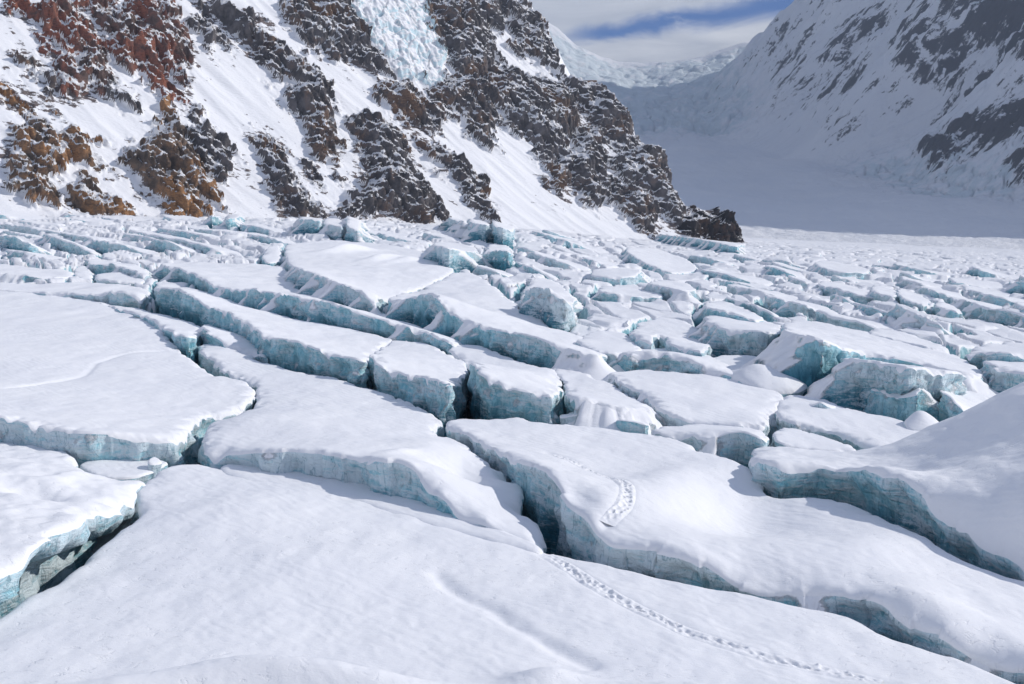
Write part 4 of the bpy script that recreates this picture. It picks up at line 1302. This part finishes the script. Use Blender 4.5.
_ca, _sa = math.cos(math.radians(-52)), math.sin(math.radians(-52))
_U = T_ * _ca + S_ * _sa; _V = -T_ * _sa + S_ * _ca
RM0 = RM.copy()
RM = np.minimum(RM, 5.5) + 8.0 * fbm(_U / 20.0, _V / 6.5, 2.0, 4, .6) + 5.5 * fbm(T_ / 9.0, S_ / 9.0, 12.0, 3) + .4
RM = np.where(RM0 < -16, -20, RM)
rock = sst(-3.0, 4.5, RM)
rk2 = sst(-9, -1, RM)
# strata and gullies run down to the right across the face
ca, sa = math.cos(math.radians(-52)), math.sin(math.radians(-52))
U = T_ * ca + S_ * sa; V = -T_ * sa + S_ * ca
big = ridged(U / 70.0, V / 26.0, 3.0, 3) - 1.2
mid = ridged(U / 24.0, V / 11.0, 5.0, 4) - 1.2
f1, f2, rv, ox, oy = cell(U / 8.5 + .5 * pn(U / 9, V / 9), V / 3.6 + .5 * pn(U / 9 + 5, V / 9))
g1, g2, rv2, ox2, oy2 = cell(U / 3.6, V / 1.9)
blocky = (rv - .5) * 3.2 + ox * 2.2 * (rv2 + .3) + oy * 3.4 - 1.2 * sst(.12, 0, f2 - f1)
fine = (rv2 - .5) * 1.5 + ox2 * 1.0 - .5 * sst(.14, 0, g2 - g1)
lv = V / 7.0 + .9 * fbm(U / 26.0, V / 20.0, 6.6, 3)
ledge = 1 - (lv - np.floor(lv))
relief = rock * (5.0 + 10 * sst(0, 20, RM0) + 7.5 * big + 4.2 * mid + .5 * blocky + 0.42 * fine + 1.2 * ridged(U / 10.0, V / 3.0, 11.0, 3) - 1.6 + 2.2 * ledge + .45 * fbm(T_ / 3.0, S_ / 3.0, 9.1, 3))
snowr = (1 - rock) * (1.7 * (ridged(U / 95.0, V / 22.0, 8.0, 2) - 1.1) + .22 * fbm(U / 26.0, V / 5.0, 4.0, 3) + rk2 * 1.6 * fbm(T_ / 7.0, S_ / 7.0, 2.0, 3))
hang = sst(-3, 3, HM)
h1, h2, hrv, hx, hy = cell(T_ / 9.0 + .8 * pn(T_ / 20, S_ / 20), S_ / 14.0 + .8 * pn(T_ / 20, S_ / 20 + 9))
relief = relief + hang * (2.5 + (hrv - .5) * 3 + hy * 2.0 - 2 * sst(.10, 0, h2 - h1) + 2.0 * ridged(T_ / 16, S_ / 9, 4.0, 3) + 1.2 * fbm(T_ / 4, S_ / 12, 3.0, 4) + 3.0 * fbm(T_ / 22, S_ / 30, 3.0, 2))
Dn = (relief + snowr) * sst(-6, 6, S_)
nrm = np.array([-MES[0] * .70, -MES[1] * .70, .71])
bk = sst(0, 8, over)
Xm = Xm + nrm[0] * Dn * (1 - .3 * bk); Ym = Ym + nrm[1] * Dn * (1 - .3 * bk); Zm = Zm + nrm[2] * Dn
a, b = Xm.shape
ii = np.arange(a * b).reshape(a, b)
F = np.column_stack([ii[:-1, :-1].ravel(), ii[:-1, 1:].ravel(), ii[1:, 1:].ravel(), ii[1:, :-1].ravel()])
# drop the zero-width quads gathered at the crest
tf = T_.ravel()
wdt = np.abs(tf[F[:, 1]] - tf[F[:, 0]]) + np.abs(tf[F[:, 2]] - tf[F[:, 3]])
F = F[wdt > 1e-6]
VM = np.column_stack([Xm.ravel(), Ym.ravel(), Zm.ravel()])
fr = RM.ravel()[F].mean(1); fi = RID.ravel()[F[:, 0]]; fh = HM.ravel()[F].mean(1)
rocky = sst(-16, 0, RM).ravel()


def sub_mesh(name, faces, mat, attr=None):
    u, inv = np.unique(faces, return_inverse=True)
    Vs = VM[u]; c = Vs.mean(0); c[2] = Vs[:, 2].min()
    o = mesh_obj(name, Vs - c, inv.reshape(faces.shape), mat)
    o.location = c
    if attr is not None:
        t = o.data.attributes.new('rocky', 'FLOAT', 'POINT'); t.data.foreach_set('value', attr[u].astype(np.float32))
    return o


isrock = (fr > 0) & (fi >= 0); ishang = (~isrock) & (fh > 0)
o = sub_mesh("mountain", F[~isrock & ~ishang], M_SLOPE, rocky); tag(o, kind="structure")
MM = {"rock": M_ROCK, "ochre": M_OCHRE, "red": M_RED, "black": M_BLACK}
for k, (kind, lb, P) in enumerate(ROCKS):
    f = F[isrock & (fi == k)]
    if len(f) < 4: continue
    tag(sub_mesh("rock_outcrop", f, MM[kind]), lb, "rock outcrop", "rock outcrops of the left mountain")
o = sub_mesh("hanging_icefall", F[ishang], M_HANG)
tag(o, "pale blue hanging ice spilling between the dark cliffs at the top", "icefall")

# ---------------------------------------------------------------- valley floor, far icefall and the big shaded mountain on the right
XB_Y = np.array([0, 1500, 2100, 2700, 3300, 4000, 4700, 5600, 8000]); XB_X = np.array([1500, 1230, 1090, 1010, 930, 770, 900, 1500, 2600])
Dy = np.concatenate([np.arange(880, 1500, 12.0), np.arange(1500, 5400, 7.5), np.arange(5400, 6600, 22), np.arange(6600, 7600, 200)])
Av = np.concatenate([np.linspace(-1.0, -.02, 40, endpoint=False), np.arange(-.02, .57, .00145), np.linspace(.57, 2.2, 110)])
Y = Dy[:, None] + 0 * Av[None]; X = Y * Av[None]
px = 512 + 1000 * Av
# rows of the skyline behind the icefall, as heights at 5500 m
sky_px = np.array([-600, 480, 520, 556, 575, 600, 640, 668, 700, 740, 780, 860, 1100]); sky_row = np.array([-200, -10, 10, 36, 52, 63, 68, 66, 60, 48, 46, 20, -50])
rowk = np.interp(px, sky_px, sky_row)
rr = np.array([880, 1150, 2000, 3100, 3700, 4300, 4800, 5300, 5600, 9000.])
base_rows = np.array([262, 246, 203, 166, 146, 112, 92, 70, 66, 66.])
zf = CAMZ + Dy * (180 - np.interp(Dy, rr, base_rows)) / 1000.0 / (CP * 1.0) * .99
tgt = (CAMZ + 5500 * (180 - rowk) / 1000.0)
back_t = sst(3600, 5500, Y)
z5 = np.interp(5500, Dy, zf)
Zf = zf[:, None] + back_t * (tgt - z5)[None] * (.35 + .65 * back_t)
Zf = np.where(Y > 5500, np.minimum(Zf, tgt[None]) - (Y - 5500) * .45, Zf)
# the tilt of the near glacier carries on into the valley
tilt = sst(2300, 900, Y)
Zf = Zf * (1 - tilt) + tilt * (Zf + (plane(X, Y) - plane(.36 * Y, Y)) * .9)
xb = np.interp(Y, XB_Y, XB_X) + 110 * fbm(Y / 520.0, .3, 4.0, 3)
s = X - xb
ribs = ridged(Y / 520.0 + .00045 * X, .3 + X / 2600.0, 2.0, 4) - 1.15
k = sst(0, 420, s)
sp = np.maximum(s, 0)
flank = sp * .98 - 70 * (1 - np.exp(-sp / 90.0)) + k * ribs * 210 + k * 34 * (ridged(Y / 130.0 + X / 900.0, X / 420.0, 7.0, 4) - 1.2)
flank += k * 11 * fbm(X / 60.0, Y / 60.0, 5.0, 4)
fade = sst(5200, 4500, Y)  # flank lowered at the back so the sun reaches the col
flank = flank * (.25 + .75 * fade)
flank += k * fade * 13 * (ridged(Y / 48.0 + X / 1500.0, X / 700.0, 9.0, 3) - 1.2)
steep = fade * np.maximum(0, s - 700) * .55 * sst(1300, 1900, Y)  # unseen upper flank added steep and high so its shadow covers the valley
flank = np.where(s > 0, flank + steep, 0)
flank = flank * sst(1000, 1650, Y)
flank = np.minimum(flank, 1500 + .12 * np.maximum(0, flank - 1500))
slump = 16 * fbm(X / 260.0, Y / 420.0, 1.0, 3) * sst(1200, 2200, Y)
icef = sst(3650, 4050, Y) * sst(5450, 5150, Y) * (1 - k)
c1, c2, crv, cx_, cy_ = cell(X / 70.0 + .6 * pn(X / 140, Y / 140), Y / 55.0)
icer = icef * (1 - .55 * sst(4300, 4700, Y)) * ((crv - .5) * 34 - 16 * sst(.16, 0, c2 - c1) + 24 * (ridged(X / 230.0, Y / 330.0, 3.3, 4) - 1.2) + 8 * fbm(X / 30, Y / 30, 2.0, 3))
# small crevasse field at the foot of the flank
c1, c2, crv2, _, _ = cell(X / 34.0, Y / 60.0)
band = np.exp(-((s - 30) / 130.0) ** 2) * sst(1900, 2300, Y) * sst(3300, 2800, Y)
crev = -band * 12 * sst(.15, 0, c2 - c1) * (crv2 > .35)
small = 2.0 * fbm(X / 28.0, Y / 50.0, 5.0, 4) + 1.2 * (ridged((X * EN[0] + Y * EN[1]) / 26.0, (X * ED[0] + Y * ED[1]) / 90.0, 3.0, 3) - 1.2) * (.35 + sst(2100, 1300, Y))
Z = Zf + flank + slump + icer + crev + small
Z = np.where(Y < 1000, Z - (1000 - Y) * .05, Z)
a, b = X.shape
ii = np.arange(a * b).reshape(a, b)
F = np.column_stack([ii[:-1, :-1].ravel(), ii[:-1, 1:].ravel(), ii[1:, 1:].ravel(), ii[1:, :-1].ravel()])
PX, PY = project(X, Y, Z)
RK = [([(925,150),(952,128),(985,116),(1024,108),(1060,104),(1100,140),(1060,160),(1030,140),(1000,146),(968,152),(950,166),(930,168)], 1.2),
      ([(1010,165),(1040,150),(1090,160),(1080,186),(1020,190)], 1.1),
      ([(945,0),(1040,0),(1080,20),(1040,44),(1000,44),(976,30),(958,14)], 0.95),
      ([(905,20),(935,10),(960,40),(975,60),(960,80),(930,76),(900,56)], .62),
      ([(845,20),(880,10),(875,30),(850,44),(830,54)], .62),
      ([(842,74),(868,50),(868,64),(846,84)], .55), ([(812,88),(850,64),(836,100),(818,112)], .55), ([(775,70),(812,30),(806,46),(780,84)], .5),
      ([(826,124),(850,108),(852,126),(832,140)], .55), ([(782,96),(800,66),(796,100),(780,118)], .5), ([(955,118),(972,84),(968,104),(950,124)], .45)]
rka = np.zeros(X.shape)
for P, am in RK:
    P = np.array(P, float)
    m = (PX > P[:, 0].min() - 14) & (PX < P[:, 0].max() + 14) & (PY > P[:, 1].min() - 14) & (PY < P[:, 1].max() + 14)
    wx = PX[m] + 7 * fbm(X[m] / 90, Y[m] / 90, 1.0, 4); wy = PY[m] + 5 * fbm(X[m] / 90, Y[m] / 90, 7.0, 4)
    sd = seg_dist(P, wx, wy); sd = np.where(in_poly(P, wx, wy), sd, -sd)
    rka[m] = np.maximum(rka[m], am * sst(-22, 14, sd))
Z = Z + rka * 22 * ridged(X / 60.0, Y / 60.0, 2.0, 4)
far = mesh_obj("valley_and_far_mountain", np.column_stack([X.ravel(), Y.ravel(), Z.ravel()]), F, M_FAR)
tag(far, kind="structure")
t_ = far.data.attributes.new('rocky', 'FLOAT', 'POINT'); t_.data.foreach_set('value', (rka + .12 * sst(120, 400, s) - .5 * sst(40, -80, s)).ravel().astype(np.float32))
ic = np.clip(icef * 1.0 + band * .8 + .3 * np.exp(-(((PX - 985) / 60) ** 2 + ((PY - 112) / 8) ** 2)) + .9 * np.exp(-(((PX - 1010) / 50) ** 2 + ((PY - 8) / 12) ** 2)), 0, 1)
t_ = far.data.attributes.new('icy', 'FLOAT', 'POINT'); t_.data.foreach_set('value', ic.ravel().astype(np.float32))

# ---------------------------------------------------------------- thin mountain air
hx0, hx1, hy0, hy1, hz0, hz1 = -8500.0, 17500.0, -300.0, 7800.0, -2600.0, 2300.0
V = [(x, y, z) for z in (hz0, hz1) for y in (hy0, hy1) for x in (hx0, hx1)]
F = [(0, 2, 3, 1), (4, 5, 7, 6), (0, 1, 5, 4), (2, 6, 7, 3), (0, 4, 6, 2), (1, 3, 7, 5)]
hm = bpy.data.materials.new("thin_mountain_air"); hm.use_nodes = True
ht = hm.node_tree; ht.nodes.clear()
ho = ht.nodes.new('ShaderNodeOutputMaterial'); hv = ht.nodes.new('ShaderNodeVolumePrincipled')
hv.inputs['Color'].default_value = (0.62, 0.77, 1.0, 1)
hv.inputs['Density'].default_value = 9.0e-5
hv.inputs['Anisotropy'].default_value = 0.2
ht.links.new(hv.outputs[0], ho.inputs['Volume'])
hz = mesh_obj("haze", V, F, hm, smooth=False)
tag(hz, kind="stuff")

# ---------------------------------------------------------------- fallen crumbs of ice and snow along the crevasse edges: past counting
rr_ = np.random.RandomState(77)
base_v = np.array([(-1, -1, -1), (1, -1, -1), (1, 1, -1), (-1, 1, -1), (-.7, -.8, .8), (.8, -.7, .9), (.7, .8, .7), (-.8, .7, .9)], float)
base_f = np.array([(0, 3, 2, 1), (4, 5, 6, 7), (0, 1, 5, 4), (1, 2, 6, 5), (2, 3, 7, 6), (3, 0, 4, 7)])
VV, FF, nb = [], [], 0
for q in range(1700):
    Rm = ALL_PLAN[rr_.randint(len(ALL_PLAN))] if q % 3 else ALL_PLAN[rr_.randint(min(24, len(ALL_PLAN)))]
    p = Rm[rr_.randint(len(Rm))] + rr_.normal(0, 1.0, 2)
    D = math.hypot(*p)
    if D < 34 or D > 330: continue
    g0 = float(samp(G, np.array([p[0]]), np.array([p[1]]), 40.0)[0])
    if g0 < .25: continue
    # height of the sheet under the crumb
    j = int(np.clip(np.searchsorted(Ds_sheet, p[1]), 0, len(Ds_sheet) - 1)); i = int(np.clip(np.searchsorted(Ax_sheet, p[0] / p[1]), 0, len(Ax_sheet) - 1))
    z0 = Zs_sheet[j, i]
    sz = rr_.uniform(.10, .42) * (1 + D / 260.0) * rr_.uniform(.5, 1.2)
    M = Matrix.Rotation(rr_.uniform(0, 6.28), 3, 'Z') @ Matrix.Rotation(rr_.uniform(-.6, .6), 3, 'X') @ Matrix.Rotation(rr_.uniform(-.6, .6), 3, 'Y')
    b = base_v * rr_.uniform(.65, 1.2, (8, 3)) * sz * np.array([rr_.uniform(.7, 1.5), 1, rr_.uniform(.5, .9)])
    b = b @ np.array(M).T + np.array([p[0], p[1], z0 + sz * .25])
    VV.append(b); FF.append(base_f + nb); nb += 8
rub = mesh_obj("ice_rubble", np.concatenate(VV), np.concatenate(FF), M_SNOW, smooth=False)
tag(rub, kind="stuff")
